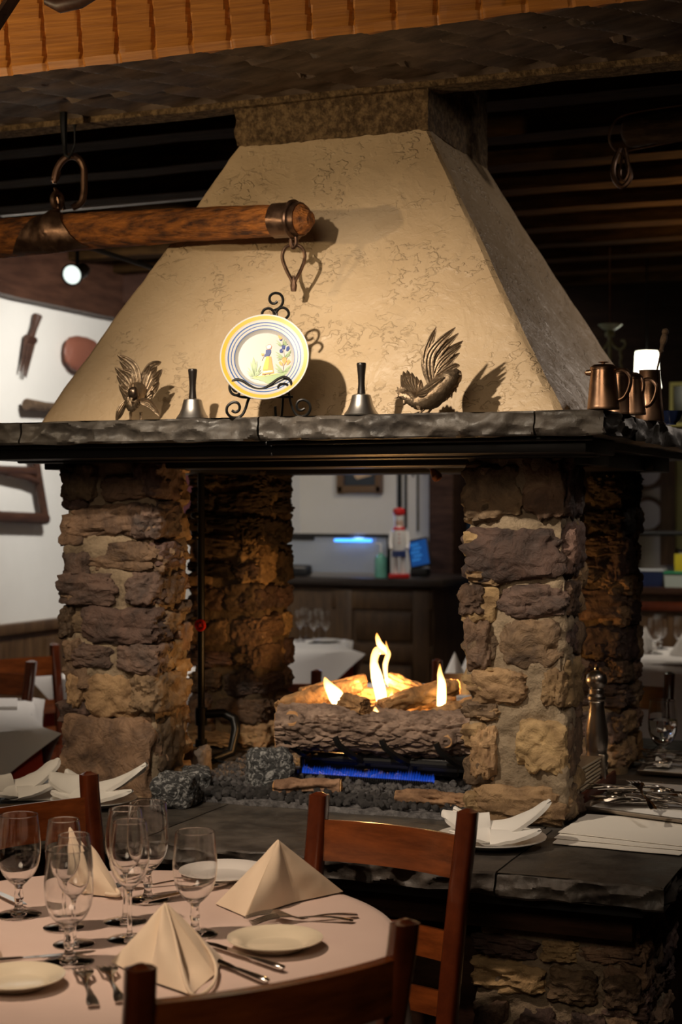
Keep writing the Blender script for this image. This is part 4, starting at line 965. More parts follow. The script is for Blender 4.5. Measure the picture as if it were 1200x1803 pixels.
# end cap with loop
def cap(u, v):
    return onbar(.925 + .055 * v, u, 1.07)
obj('end_cap', MB().sheet(lambda u, v: cap(u, v), 40, 6, .003), M_rust, yk)
vE = .965
obj('end_band', MB().tube([onbar(vE, k / 24, 1.16) for k in range(24)], .006, 8, closed=True), M_rust, yk)
el = onbar(vE, .5, 1.2)
obj('end_loop', MB().tube(smooth_path([el + V((0, 0, .02)), el + V((-.006, -.004, -.004)), el + V((0, -.004, -.024)), el + V((.007, 0, -.012)), el + V((.004, 0, .02))], 6), .0050, 8), M_rust, yk)
lk = thing('iron_link', 'pear-shaped iron link hanging from the end of the yoke', 'link', o0 + el + V((0, 0, -.020)))
obj('ring', MB().tube(smooth_path([(-.0, 0, .006), (-.020, 0, -.004), (-.027, 0, -.026), (-.018, 0, -.055), (-.006, 0, -.078), (0, 0, -.092), (.006, 0, -.078), (.018, 0, -.055), (.027, 0, -.026), (.020, 0, -.004), (0, 0, .006)], 5), .0045, 8), M_rust, lk, rot=(0, 0, .38))
obj('tongue', MB().tube([(0, 0, -.070), (0, 0, -.094), (0, 0, -.108)], [.003, .009, .007], 8), M_rust, lk)
# open C link + hanging hook
cl = thing('iron_link', 'open C-shaped iron link carrying the yoke', 'link', U(117, 320, 4.27))
sc = 4.27 / FPX
def c2(zx, zy): return V(((zx - 560) * sc / 4.8, 0, -(zy - 480) * sc / 4.8))
obj('ring', MB().tube(smooth_path([c2(455, 480), c2(475, 390), c2(520, 310), c2(590, 265), c2(660, 285), c2(705, 360), c2(710, 480), c2(705, 590), c2(680, 660), c2(630, 690)], 6), [.010] * 3 + [.0105] * 52, 10) if False else
    MB().tube(smooth_path([c2(455, 480), c2(475, 390), c2(520, 310), c2(590, 265), c2(660, 285), c2(705, 360), c2(710, 480), c2(705, 590), c2(680, 660), c2(610, 700)], 6), .0095, 10), M_rust, cl, rot=(0, 0, .38))
obj('ring_end', MB().tube([c2(460, 530), c2(490, 590), c2(515, 660), c2(540, 720)], [.004, .010, .009, .006], 10, flat=.6), M_rust, cl, rot=(0, 0, .38))
obj('ring_end', MB().tube([c2(458, 495), c2(465, 455), c2(490, 390)], [.006, .011, .009], 10, flat=.6), M_rust, cl, rot=(0, 0, .38))
hk = thing('ceiling_hook', 'black iron hook fixed to the hewn beam carrying the C link', 'hook', U(112, 190, 4.25))
obj('hook', MB().tube([(0, 0, .03), (0, 0, -.05), (.002, 0, -.09), (.006, 0, -.125), (.016, 0, -.134), (.024, 0, -.125), (.034, 0, -.10), (.034, 0, -.06), (.034, 0, -.048)], [.012, .010, .007, .0055, .005, .004, .0025, .0025, .007], 8), M_iron, hk)
# second whippletree at the upper right
wt = thing('wooden_whippletree', 'dark weathered wooden bar with iron loop hanging at the upper right', 'whippletree', U(1150, 228, 4.5))
o1 = wt.location
A2 = U(1098, 232, 4.5) - o1; B2 = U(1330, 205, 4.3) - o1
def wsurf(u, v):
    p = A2.lerp(B2, v); r = .044 * (1 + .12 * fr(V((math.cos(u * 6.28), math.sin(u * 6.28), v * 5)), 1.5, 3)); axx = (B2 - A2).normalized(); e1 = (V((0, 0, 1)) - axx * axx.z).normalized(); e2 = axx.cross(e1)
    if v < .04: r *= (.6 + v * 10)
    return p + (e1 * math.cos(u * 6.283) + e2 * math.sin(u * 6.283)) * r
wm = MB().grid(wsurf, 32, 60, True); wm.add([wsurf(i / 32, 0) for i in range(32)], [tuple(range(32))])
obj('bar', wm, M_oldwood, wt)
e0 = A2 + V((-.0, 0, 0))
obj('strap', MB().tube(smooth_path([B2 * .5 + V((0, -.03, .05)), e0 + V((.02, -.02, .045)), e0 + V((-.03, -.01, .02)), e0 + V((-.042, 0, -.02)), e0 + V((-.02, 0, -.055)), e0 + V((.01, 0, -.06))], 6), .0038, 8), M_rust, wt)
obj('iron_loop', MB().tube(smooth_path([e0 + V((-.012, 0, -.045)), e0 + V((-.03, 0, -.09)), e0 + V((-.028, 0, -.13)), e0 + V((-.005, 0, -.155)), e0 + V((.018, 0, -.13)), e0 + V((.010, 0, -.09)), e0 + V((.0, 0, -.06))], 6), .0075, 8), M_rust, wt)
obj('inner_loop', MB().tube(smooth_path([e0 + V((.002, -.01, -.05)), e0 + V((-.010, -.01, -.12)), e0 + V((.004, -.01, -.14)), e0 + V((.016, -.01, -.11)), e0 + V((.006, -.01, -.05))], 6), .0045, 8), M_rust, wt)
obj('wire', MB().tube([A2 + V((.01, 0, -.055)), A2.lerp(B2, .7) + V((0, 0, -.035))], .0025, 6), M_rust, wt)
wh = MB().tube([B2 * .9, B2 * .9 + V((0, 0, .25))], .006, 8); obj('hanger', wh, M_iron, wt)
# dark tool hanging against the beam face at the top
tb = thing('wooden_tool', 'dark wooden tool handle mounted on the hewn beam at the top left', 'tool handle', U(120, 4, 3.45))
obj('handle', MB().tube([(-.055, 0, .010), (-.02, 0, -.004), (.03, 0, -.002), (.09, 0, .02), (.16, 0, .05)], [.010, .017, .015, .012, .010], 12), M_brown, tb)
# ------------------------------------------------------------ dining table in front
TC = V((-1.362, 2.339, 0)); TR = .476; TZ = .74
tb = thing('dining_table', 'round dining table in front of the fireplace', 'table', TC)
obj('tabletop', MB().lathe([(0, .705), (TR - .02, .705), (TR - .01, .712), (TR - .01, .730), (TR - .02, .734), (0, .734)], 64), M_darkwood, tb)
obj('pedestal', MB().lathe([(0, .02), (.05, .03), (.04, .3), (.05, .6), (.12, .705), (0, .705)], 24), M_darkwood, tb)
for a in range(4):
    t = a * math.pi / 2; obj('foot', MB().tube([(0, 0, .07), (.15 * math.cos(t), .15 * math.sin(t), .05), (.30 * math.cos(t), .30 * math.sin(t), .02)], [.03, .025, .02], 8), M_darkwood, tb)
def cloth(u, v):
    a = u * 2 * math.pi
    if v < .5:
        r = v / .5 * TR; z = TZ + .0012 * fr(V((math.cos(a) * r, math.sin(a) * r, 0)), 6, 3)
        if v > .47: z -= .004 * ((v - .47) / .03) ** 2
        return V((math.cos(a) * r, math.sin(a) * r, z))
    k = (v - .5) / .5
    fold = math.sin(a * 9 + 1.3 * math.sin(a * 2)) * .5 + .5
    r = TR + .008 * min(1, k * 8) + (.055 * fold - .01) * k ** .8
    z = TZ - .004 - k * (.245 + .015 * math.sin(a * 4))
    return V((math.cos(a) * r, math.sin(a) * r, z))
cm = MB().sheet(cloth, 144, 60, .0016) if False else MB().grid(cloth, 180, 70, True)
obj('tablecloth', cm, M_linen, loc=TC, label='pale cream linen cloth draped over the round dining table', cat='tablecloth', smooth=60)

# chairs
def chair(L3, R3, label, w_=.38, mesh=None, lean=.085, group='mahogany ladder-back chairs at the near table', front=1, top=.885):
    """L3/R3: floor positions of the outer back-post centres as seen from behind; built with the back along +x"""
    L3, R3 = V((L3[0], L3[1], 0)), V((R3[0], R3[1], 0)); mid = (L3 + R3) / 2; dx = (R3 - L3); ww = dx.length; rz = math.atan2(dx.y, dx.x)
    t = thing('dining_chair', label, 'chair', mid, rz, group)
    hw = ww / 2; f = -front      # seat extends to -y*... 
    for s in (-1, 1):
        x = s * hw
        P_ = smooth_path([(x * .90, f * .02 + .02 * f, 0), (x * .92, f * .055, .25), (x * .94, f * .060, .46), (x * .975, f * .03, .68), (x, 0, .83), (x * 1.01, -f * .008, top)], 5)
        n = len(P_) - 1
        def post(u, v):
            i = min(int(round(v * n)), n); p = P_[i]; a = u * 2 * math.pi; c, s_ = math.cos(a), math.sin(a)
            e = 4.0; q = (abs(c) ** e + abs(s_) ** e) ** (-1 / e); rx, ry = .0192, .0160
            if v > .965: k = (1 - v) / .035; rx *= max(.05, (1 - (1 - k) ** 2)) ** .5; ry *= max(.05, (1 - (1 - k) ** 2)) ** .5
            return p + V((c * q * rx, s_ * q * ry, 0))
        pm_ = MB().grid(post, 20, n * 2, True); pm_.add([post(i / 20, 1) for i in range(20)], [tuple(range(20))])
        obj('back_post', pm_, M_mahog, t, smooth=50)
    for (z0, z1, yb, cur) in ((.752, .832, .006, .045), (.60, .655, .035, .04), (.50, .545, .05, .03)):
        def rail(u, v):
            x = -hw * .97 + 1.94 * hw * u; z = z0 + (z1 - z0) * v
            y = f * yb + (-f) * cur * (1 - (2 * u - 1) ** 2) * .6 + (-f) * .010 * (v - .5)
            return V((x, y, z))
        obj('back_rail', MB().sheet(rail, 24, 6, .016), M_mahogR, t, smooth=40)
    sm = MB().gbox(-hw - .01, hw + .01, min(f * .05, f * .43), max(f * .05, f * .43), .435, .465, 16, 16, 3, lambda p, n: V((p.x * (1 - .0), p.y, p.z + (.006 * (abs(p.x) / hw) if n.z > 0 else 0))))
    obj('seat', sm, M_mahog, t)
    for s in (-1, 1):
        obj('front_leg', MB().tube([(s * hw * .95, f * .40, 0), (s * hw * .95, f * .40, .435)], [.013, .018], 10), M_mahog, t)
        obj('side_stretcher', MB().tube([(s * hw * .93, f * .04, .2), (s * hw * .95, f * .40, .2)], .009, 8), M_mahog, t)
    obj('front_stretcher', MB().tube([(-hw * .94, f * .40, .25), (hw * .94, f * .40, .25)], .009, 8), M_mahog, t)
    return t
a = U(560, 1400, 3.185); b = U(813, 1430, 3.008)
a = V((-1.245, 2.935, 0)); b = V((-.918, 2.880, 0))
chair(a, b, 'mahogany ladder-back chair standing between the table and the hearth')
a = V((-1.955, 2.60, 0)); b = V((-1.795, 2.975, 0))
chair(a, b, 'mahogany ladder-back chair behind the goblets at the left edge')
a = U(245, 1700, 2.005); b = U(705, 1622, 2.219)
chair(b, a, 'dark mahogany chair in the near foreground with its back to the camera', group='mahogany ladder-back chairs at the near table')

# glassware
GOB = [(0, .0), (.036, .0), (.0365, .0015), (.030, .004), (.012, .008), (.0075, .014), (.0065, .022), (.0085, .030), (.0068, .040), (.0075, .050), (.016, .058), (.028, .072), (.0355, .092), (.0375, .115), (.0355, .145), (.0327, .1695), (.0325, .1715), (.0323, .1722),
       (.0320, .1725), (.0317, .1722), (.0315, .1715), (.0316, .1695), (.0346, .145), (.0368, .115), (.0348, .0925), (.0274, .0733), (.0150, .0605), (0, .0575)]
WIN = [(0, .0), (.034, .0), (.0345, .0015), (.026, .0035), (.008, .007), (.0042, .016), (.0038, .05), (.0042, .075), (.009, .085), (.022, .098), (.031, .118), (.0335, .140), (.031, .170), (.0277, .1925), (.0275, .1943), (.0273, .1951),
       (.0270, .1955), (.0267, .1951), (.0265, .1943), (.0266, .1925), (.0302, .170), (.0329, .140), (.0304, .1185), (.0214, .0993), (.0082, .0872), (0, .085)]
def fine(pr):
    return [(p.x, p.z) for p in smooth_path([V((r, 0, z)) for r, z in pr], 3)]
gob_me = mkmesh('goblet', MB().lathe(fine(GOB), 56), M_glass, 60); fixn(gob_me)
win_me = mkmesh('wine_glass', MB().lathe(fine(WIN), 56), M_glass, 60); fixn(win_me)
def onT(px, py, dz=0): p = H(px, py, TZ); return V((p.x, p.y, TZ + .0015 + dz))
for (px, py, k, l) in ((33, 1612, 1.02, 'water goblet farthest left on the near table'), (121, 1695, 1.03, 'water goblet nearest the camera beside the forks'), (343, 1646, 1.0, 'water goblet behind the nearest folded napkin'), (260, 1586, 1.03, 'water goblet at the back of the table nearest the hearth')):
    link('water_goblet', gob_me, None, onT(px, py), (0, 0, px), 'clear thick-stemmed ' + l, 'goblet', 'water goblets on the near table', scale=k)
for (px, py, k, l) in ((112, 1634, .94, 'wine glass behind the other, left pair'), (130, 1664, .92, 'wine glass in front of the other, left pair'), (220, 1624, 1.0, 'wine glass behind the other, middle pair'), (228, 1655, 1.0, 'wine glass in front of the other, middle pair')):
    link('wine_glass', win_me, None, onT(px, py), (0, 0, px), 'clear thin-stemmed ' + l, 'wine glass', 'wine glasses on the near table', scale=k)

# plates
def plate_me(r, name, m):
    o = MB().lathe([(0, .004), (r * .55, .004), (r * .62, .006), (r * .70, .011), (r * .97, .017), (r, .0175), (r, .016), (r * .72, .008), (r * .60, .000), (0, .000)], 72)
    me = mkmesh(name, o, m, 50); fixn(me); return me
bread = plate_me(.078, 'bread_plate', M_china); dinner = plate_me(.105, 'dinner_plate', M_chinaw)
link('bread_plate', bread, None, onT(484, 1670), None, 'oval-looking cream bread plate by the right table edge', 'plate', 'bread plates on the near table')
link('bread_plate', bread, None, onT(30, 1737), None, 'cream bread plate at the lower left corner of the table', 'plate', 'bread plates on the near table', scale=.92)
dp = onT(392, 1546)
link('dinner_plate', dinner, None, dp, None, 'white dinner plate at the back of the near table', 'plate', scale=.88)

# napkins
def tri_cloth(mb, A, B_, C, bulge=0.0, nrm=None, n=14, wr=.002, seed=0, t=.0022):
    A, B_, C = V(A), V(B_), V(C)
    nn = (B_ - A).cross(C - A).normalized() if nrm is None else V(nrm).normalized()
    def fn(u, v):
        p = A.lerp(B_, u).lerp(A.lerp(C, u), v) if False else A + (B_ - A) * u * (1 - v) + (C - A) * u * v
        s = math.sin(math.pi * v) * math.sin(math.pi * min(1, u * .9 + .05))
        return p + nn * (bulge * s + wr * noise.noise(p * 30 + V((seed, 0, 0))) * math.sin(math.pi * v))
    mb.sheet(fn, n, n, t)
def tent(name, apex, base, label, m, group, bulges=None, extra=None):
    """standing folded napkin: apex point, ordered base outline"""
    c = sum((V(p) for p in base), V()) / len(base); c.z = base[0][2]
    mb = MB()
    for i in range(len(base) - 1):
        bl = bulges[i] if bulges else .006
        A = V(apex) - c; B0 = V(base[i]) - c; B1 = V(base[i + 1]) - c
        nn = (B0 - A).cross(B1 - A).normalized()
        if nn.dot(-FWD) < 0 and i < len(base) / 2 + 1: nn = -nn
        tri_cloth(mb, A, B0, B1, bl, nn, 16, .003, i * 3.1)
    if extra: extra(mb, c)
    return obj(name, mb, m, loc=c, label=label, cat='napkin', group=group, smooth=50)
zt = TZ + .003
def hT(px, py): return H(px, py, zt)
GN = 'cream napkins folded into peaks'
# nearest napkin: rounded tent with hollow fold on its right
base = [hT(196, 1694), hT(262, 1726), hT(336, 1752), hT(377, 1716), hT(392, 1688), hT(300, 1668), hT(196, 1694)]
apex = U(291, 1592, depth(hT(300, 1700)) + .01)
tent('napkin', apex, base, 'cream folded napkin peak standing between the forks and knives', M_napkin, GN, [.012, .016, -.030, .006, .004, .004],
     lambda mb, c: mb.tube(smooth_path([apex - c, (apex - c) * .6 + (hT(325, 1740) - c) * .4 + V((.004, -.004, .004)), hT(334, 1752) - c + V((0, 0, .004)), hT(372, 1742) - c + V((0, 0, .004)), hT(379, 1712) - c + V((0, 0, .012)), (apex - c) * .5 + (hT(380, 1700) - c) * .5 + V((.012, 0, 0)), apex - c], 6), .0028, 8))
base = [hT(380, 1592), hT(432, 1614), hT(520, 1588), hT(603, 1570), hT(560, 1550), hT(430, 1560), hT(380, 1592)]
tent('napkin', U(490, 1480, depth(hT(470, 1590)) + .02), base, 'cream folded napkin pyramid at the right rear edge of the table', M_napkin, GN, [.006, .010, .004, .004, .002, .002])
base = [hT(118, 1560), hT(150, 1574), hT(208, 1580), hT(204, 1560), hT(150, 1548), hT(118, 1560)]
tent('napkin', U(124, 1454, depth(hT(150, 1560))), base, 'narrow cream folded napkin standing behind the wine glasses', M_napkin, GN, [.010, .014, -.01, .004, .002],
     lambda mb, c: mb.tube(smooth_path([hT(150, 1576) - c + V((0, 0, .004)), hT(185, 1572) - c + V((0, 0, .010)), hT(205, 1574) - c + V((0, 0, .007)), hT(208, 1582) - c + V((0, 0, .006)), hT(186, 1580) - c + V((0, 0, .006))], 6), .004, 8))
base = [hT(-60, 1690), hT(-10, 1702), hT(4, 1684), hT(-40, 1664), hT(-60, 1690)]
tent('napkin', U(-38, 1590, depth(hT(-30, 1690))), base, 'cream folded napkin just peeking in at the left frame edge', M_napkin, GN)

# cutlery
def fork_mb():
    mb = MB(); L_ = .185
    def hz(x): return .003 + .010 * math.exp(-((x - .128) / .022) ** 2) * 0 + .009 * math.sin(max(0, min(1, (x - .10) / .085)) * math.pi) + .004 * math.sin(max(0, min(1, x / .10)) * math.pi)
    pts = [(0, .0065), (.006, .0088), (.02, .0080), (.045, .0045), (.08, .0026), (.11, .0028), (.122, .006), (.132, .0105), (.142, .0115)]
    def fn(u, v):
        x = u * .142; 
        for i in range(len(pts) - 1):
            if pts[i][0] <= x <= pts[i + 1][0] + 1e-9: k = (x - pts[i][0]) / (pts[i + 1][0] - pts[i][0]); w_ = pts[i][1] * (1 - k) + pts[i + 1][1] * k; break
        return V((x, (v - .5) * 2 * w_, hz(x) + .0012 * (1 - (2 * v - 1) ** 2)))
    mb.sheet(fn, 36, 8, .0020)
    for i in range(4):
        y = -.0093 + i * .0062
        P_ = [V((x, y + (0 if k else 0), hz(x))) for k, x in enumerate((.139, .150, .162, .174, .184, .191))]
        mb.tube(P_, [.0018, .0017, .0016, .0015, .0012, .0006], 6)
    return mb
def knife_mb():
    mb = MB()
    mb.tube([(0, 0, .006), (.004, 0, .006), (.02, 0, .006), (.06, 0, .006), (.082, 0, .006), (.088, 0, .006)], [.002, .0065, .0075, .006, .0048, .0035], 12, flat=1)
    mb.v = [(x, y, .006 + (z - .006) * .62) for x, y, z in mb.v]
    bl = [(.086, -.004), (.11, -.0075), (.15, -.0090), (.18, -.0085), (.198, -.003), (.204, .003), (.19, .0055), (.12, .0048), (.086, .004)]
    n = len(bl); mb.add([(x, y, .0068) for x, y in bl] + [(x, y, .0052) for x, y in bl], [tuple(range(n)), tuple(range(2 * n - 1, n - 1, -1))] + [(i, i + n, (i + 1) % n + n, (i + 1) % n) for i in range(n)])
    return mb
def spoon_mb():
    mb = MB()
    def fn(u, v):
        x = u * .175; w_ = .0075 * (1 - .55 * min(1, x / .05)) if x < .05 else .0034
        if x > .125: k = (x - .125) / .05; w_ = .0034 + .0165 * math.sin(min(1, k) * math.pi) ** .7
        dz = -.007 * math.sin(max(0, min(1, (x - .125) / .05)) * math.pi) * (1 - (2 * v - 1) ** 2)
        return V((x, (v - .5) * 2 * w_, .010 + dz + .003 * math.sin(u * 3)))
    return mb.sheet(fn, 60, 8, .0018)
fk = fork_mb(); fk.v = [(x, y * (1 + .32 * max(0, min(1, (x - .10) / .03))), z) for x, y, z in fk.v]
fme = mkmesh('fork', fk, M_steel, 50); kme = mkmesh('knife', knife_mb(), M_steel, 40); sme = mkmesh('spoon', spoon_mb(), M_steel, 50)
for m_ in (fme, kme, sme): fixn(m_)
def lay(name, me, p0, p1, label, group, z=TZ + .002, cat=None, flip=False, tilt=0, roll=0):
    a = H(p0[0], p0[1], z); b = H(p1[0], p1[1], z); d = b - a
    return link(name, me, None, (a.x, a.y, z), (roll, tilt, math.atan2(d.y, d.x)), label, cat or name, group)
GC = 'cutlery on the near table'
lay('fork', fme, (164, 1775), (134, 1684), 'dinner fork with tines toward the glasses, left of the near pair', GC)
lay('fork', fme, (212, 1768), (172, 1676), 'dinner fork partly hidden behind the nearest chair post, right of the near pair', GC)
lay('knife', kme, (500, 1712), (368, 1668), 'table knife nearest the bread plate', GC)
lay('knife', kme, (472, 1735), (372, 1695), 'table knife in front, partly under the folded napkin', GC)
lay('fork', fme, (628, 1614), (470, 1626), 'fork lying behind the bread plate, its tines under the napkin pyramid', GC, roll=0)
lay('fork', fme, (622, 1624), (428, 1616), 'fork crossing beneath the other behind the bread plate', GC)
lay('knife', kme, (-60, 1703), (78, 1690), 'table knife behind the lower left bread plate', GC)
lay('fork', fme, (360, 1553), (280, 1560), 'dark fork between the rear goblet and the dinner plate', GC)
lay('knife', kme, (400, 1560), (298, 1583), 'table knife lying in front of the dinner plate', GC)
lay('knife', kme, (-40, 1560), (48, 1600), 'broad knife catching white light beside the left goblet', GC)

# ------------------------------------------------------------ service on the hearth
def onH(px, py, dz=0): p = H(px, py, HZ); return V((p.x, p.y, HZ + dz))
pr = link('dinner_plate', dinner, None, onH(864, 1487), None, 'white plate under the napkin on the front right of the hearth', 'plate', scale=1.13)
pl_ = link('dinner_plate', dinner, None, onH(165, 1418, .001), None, 'white plate under the napkin left on the hearth', 'plate', scale=1.0)
def winged(center_px, label, s=1.0, rz=0, seed=0, mirror=1):
    c = center_px; mb = MB()
    def pod(x0, x1, y, z0, z1, w_, fold):
        def fn(u, v):
            a = (v - .5) * 2
            x = x0 + (x1 - x0) * u; z = z0 + (z1 - z0) * u ** 1.6
            ww = w_ * math.sin(math.pi * (.14 + u * .66)) ** .6 * (1 - .25 * u) * (1 if u < .86 else max(.05, 1 - ((u - .86) / .14) ** 2) ** .5)
            return V((x, y + a * ww + .0015 * noise.noise(V((u * 3, v * 3, seed))), z + .036 * math.cos(a * 1.57) ** 1.2 * fold * (1 - u * .5) + .012 * (abs(a)) ** 2 * u + .0015 * noise.noise(V((u * 5, v * 5, seed + 4)))))
        mb.sheet(fn, 22, 22, .008)
    pod(.0, .128, .0, .016, .080, .056, .8); pod(.0, .118, .026, .012, .066, .034, .8); pod(-.0, .105, -.040, .010, .026, .036, .7)
    pod(-.0, -.10, .005, .016, .044, .060, 1.3); pod(0, -.085, -.03, .012, .018, .032, .7)
    pod(-.01, -.075, .045, .014, .052, .034, .9)
    def roll(u, v):
        a = u * 2 * math.pi; return V((-.006 + .022 * math.cos(a) * (1 + .3 * v) * (1 - .3 * abs(v - .5)), -.045 + .09 * v, .016 + .010 * math.sin(a)))
    mb.sheet(roll, 20, 8, .003)
    mb.v = [(x * s * mirror, y * s, z * s) for x, y, z in mb.v]
    return obj('napkin', mb, M_napw, loc=c, rot=(0, 0, rz), label=label, cat='napkin', group='white winged napkins on the hearth', smooth=60)
winged(pr.location + V((.0, -.01, .004)), 'white napkin folded with raised wings on the front right hearth plate', 1.0, .32)
winged(pl_.location + V((-.005, .0, .004)), 'white napkin folded with drooping wings behind the left chair', 1.05, .25, 3)
def flat_cloth(corners, z, label, m, cat, name='paper_sheet', t=.0012, wr=.001, group=None):
    P_ = [V((p.x, p.y, z)) for p in corners]; c = sum(P_, V()) / 4
    def fn(u, v):
        p = P_[0].lerp(P_[1], u).lerp(P_[3].lerp(P_[2], u), v) - c
        e = .004 * noise.noise(V((u * 6, v * 6, z * 50)))
        return p + V((e, e * .7, abs(wr * noise.noise(p * 22)) + .0004))
    return obj(name, MB().sheet(fn, 20, 20, t), m, loc=c, label=label, cat=cat, group=group, smooth=60)
GP = 'white placemats stacked on the hearth ledge'
for i, (a, b, c, d, lab) in enumerate((((972, 1487), (1196, 1508), (1290, 1470), (1020, 1445), 'bottom sheet of the white placemat stack on the ledge'), ((975, 1480), (1205, 1502), (1290, 1462), (1026, 1442), 'middle sheet of the white placemat stack on the ledge'),
      ((982, 1472), (1230, 1500), (1300, 1455), (1032, 1440), 'top sheet of the white placemat stack on the ledge'))):
    flat_cloth([onH(*a), onH(*b), onH(*c), onH(*d)], HZ + .002 + i * .0028, lab, M_white, 'placemat', 'placemat', group=GP)
flat_cloth([onH(1060, 1419), onH(1240, 1445), onH(1290, 1392), onH(1114, 1378)], HZ + .002, 'white cloth lying between the two cutlery trays', M_linenw, 'cloth', 'cloth')
flat_cloth([onH(2, 1412), onH(104, 1410), onH(138, 1374), onH(64, 1388)], HZ + .002, 'white placemat beside the near left pillar', M_white, 'placemat', 'placemat')
# napkin at far left on hearth
winged(onH(20, 1408, .002), 'white napkin loosely folded at the left end of the hearth', .95, .9, 6)
flat_cloth([onH(-50, 1450), onH(75, 1436), onH(95, 1420), onH(-20, 1420)], HZ + .003, 'dark slate coaster board under the left napkin', M_oldwood, 'board', 'serving_board', t=.004)
# trays
def tray(corners, z, label):
    P_ = [V((p.x, p.y, z)) for p in corners]; c = sum(P_, V()) / 4; c.z = z; Q = [p - c for p in P_]
    t = thing('serving_tray', label, 'tray', c)
    def fn(u, v):
        p = Q[0].lerp(Q[1], u).lerp(Q[3].lerp(Q[2], u), v); e = max(abs(u - .5), abs(v - .5)) * 2
        return p + V((0, 0, .002 + .010 * max(0, (e - .93) / .07)))
    obj('tray_base', MB().sheet(fn, 40, 40, .0018), mat('tray_metal', (.33, .27, .22), .35, metal=.8), t)
    obj('tray_rim', MB().tube([q * 1.0 + V((0, 0, .0125)) for q in Q], .0022, 8, closed=True), M_brushed, t)
    obj('tray_liner', MB().sheet(lambda u, v: Q[0].lerp(Q[1], .04 + u * .92).lerp(Q[3].lerp(Q[2], .04 + u * .92), .04 + v * .92) + V((0, 0, .0045 + .001 * noise.noise(V((u * 7, v * 7, 0))))), 20, 20, .001), M_linenw, t)
    return t, c
t1, c1 = tray([onH(1022, 1436), onH(1225, 1464), onH(1290, 1428), onH(1072, 1410)], HZ + .010, 'silver tray heaped with cutlery on the front hearth ledge')
t2, c2_ = tray([onH(1122, 1367), onH(1270, 1377), onH(1300, 1350), onH(1140, 1340)], HZ + .003, 'silver tray with cutlery and a filled goblet farther along the ledge')
rg = random.Random(9)
def heap(ct, n, spread, base, gname, zt_):
    k = 0
    for i in range(n):
        me, nm = ((fme, 'fork'), (sme, 'spoon'), (kme, 'knife'))[(i * 2 + 1) % 3 if i % 4 else 0]
        ang = base + rg.uniform(-.35, .35) + (math.pi if rg.random() < .4 else 0)
        off = V((rg.uniform(-spread[0], spread[0]), rg.uniform(-spread[1], spread[1]), 0))
        cpos = ct + off - V((math.cos(ang), math.sin(ang), 0)) * .095
        link(nm, me, None, (cpos.x, cpos.y, zt_ + i * .0030), (rg.uniform(-.2, .2), rg.uniform(-.05, .05), ang), '%s in the loose heap of cutlery on the %s' % (nm, gname), nm, '%s heaped on the %s' % ({'knife': 'knives', 'fork': 'forks', 'spoon': 'spoons'}[nm], gname))
heap(H(1130, 1434, HZ) , 13, (.05, .014), .05, 'front tray', HZ + .018)
lay('fork', fme, (1150, 1428), (1110, 1400), 'fork sticking up at an angle from the front tray heap', 'propped fork', z=HZ + .050, tilt=-.18)
heap(H(1190, 1358, HZ), 12, (.03, .02), .15, 'rear tray', HZ + .011)
# goblet with water
gp_ = H(1166, 1355, HZ); gl = thing('water_goblet', 'goblet half filled with water standing on the rear tray', 'goblet', (gp_.x, gp_.y, HZ + .006), scale=1.08)
link('glass', gob_me, gl)
obj('water', MB().lathe([(0, .0606), (.0137, .0636), (.0264, .0752), (.0334, .093), (.0354, .112), (.0352, .122), (0, .122)], 48), M_water, gl)
flat_cloth([onH(1150, 1362), onH(1175, 1366), onH(1190, 1352), onH(1165, 1350)], HZ + .020, 'crumpled white napkin at the foot of the filled goblet', M_napw, 'napkin', 'napkin', t=.002, wr=.03)
# menu rack
mr_ = onH(1018, 1424); mdir = V((.10, .995, 0))
mk = thing('menu_rack', 'dark red wooden rack holding kraft envelopes beside the right pillar', 'rack', onH(1018, 1418) , -.16)
mk.location = V((-.775, 3.66, HZ)); mk.rotation_euler = (0, 0, 0)
M_redwood = mat('red_stained_wood', (.09, .022, .012), .4, col2=(.16, .045, .025), scale=6, stretch=(6, 1, 6))
a0 = H(1008, 1440, HZ + .05); 
mk.location = V((-.93, 3.76, HZ))
obj('rack_board', MB().box((-.02, .185, .022), (.085, .37, .012), bev=.003), M_redwood, mk)
obj('rack_board', MB().box((.022, .185, .018), (.010, .37, .034), bev=.003), M_redwood, mk)
for y in (.03, .34):
    obj('rack_foot', MB().box((-.02, y, .008), (.06, .03, .016), bev=.003), M_redwood, mk)
obj('corner_bracket', MB().box((.018, .245, .062), (.018, .014, .066), bev=.003), M_brushed, mk)
for i in range(7):
    z = .032 + i * .0095
    e = thing('envelope', 'kraft envelope with pale edge in the rack, %s' % ['lowest of the stack', 'second from the bottom', 'third from the bottom', 'in the middle of the stack', 'third from the top', 'second from the top', 'topmost of the stack'][i], 'envelope', mk.location + V((-.02, .118 + .003 * (i % 3), z)), .02 * ((i * 5) % 3 - 1), 'kraft envelopes in the rack')
    obj('envelope_body', MB().box((0, 0, 0), (.072, .22, .006), bev=.002), M_paper, e)
    obj('pale_edge', MB().box((.0365, 0, 0), (.003, .22, .0052), bev=.001), mat('cream_edge', (.70, .58, .40), .7) if i == 0 else bpy.data.materials['cream_edge'], e)
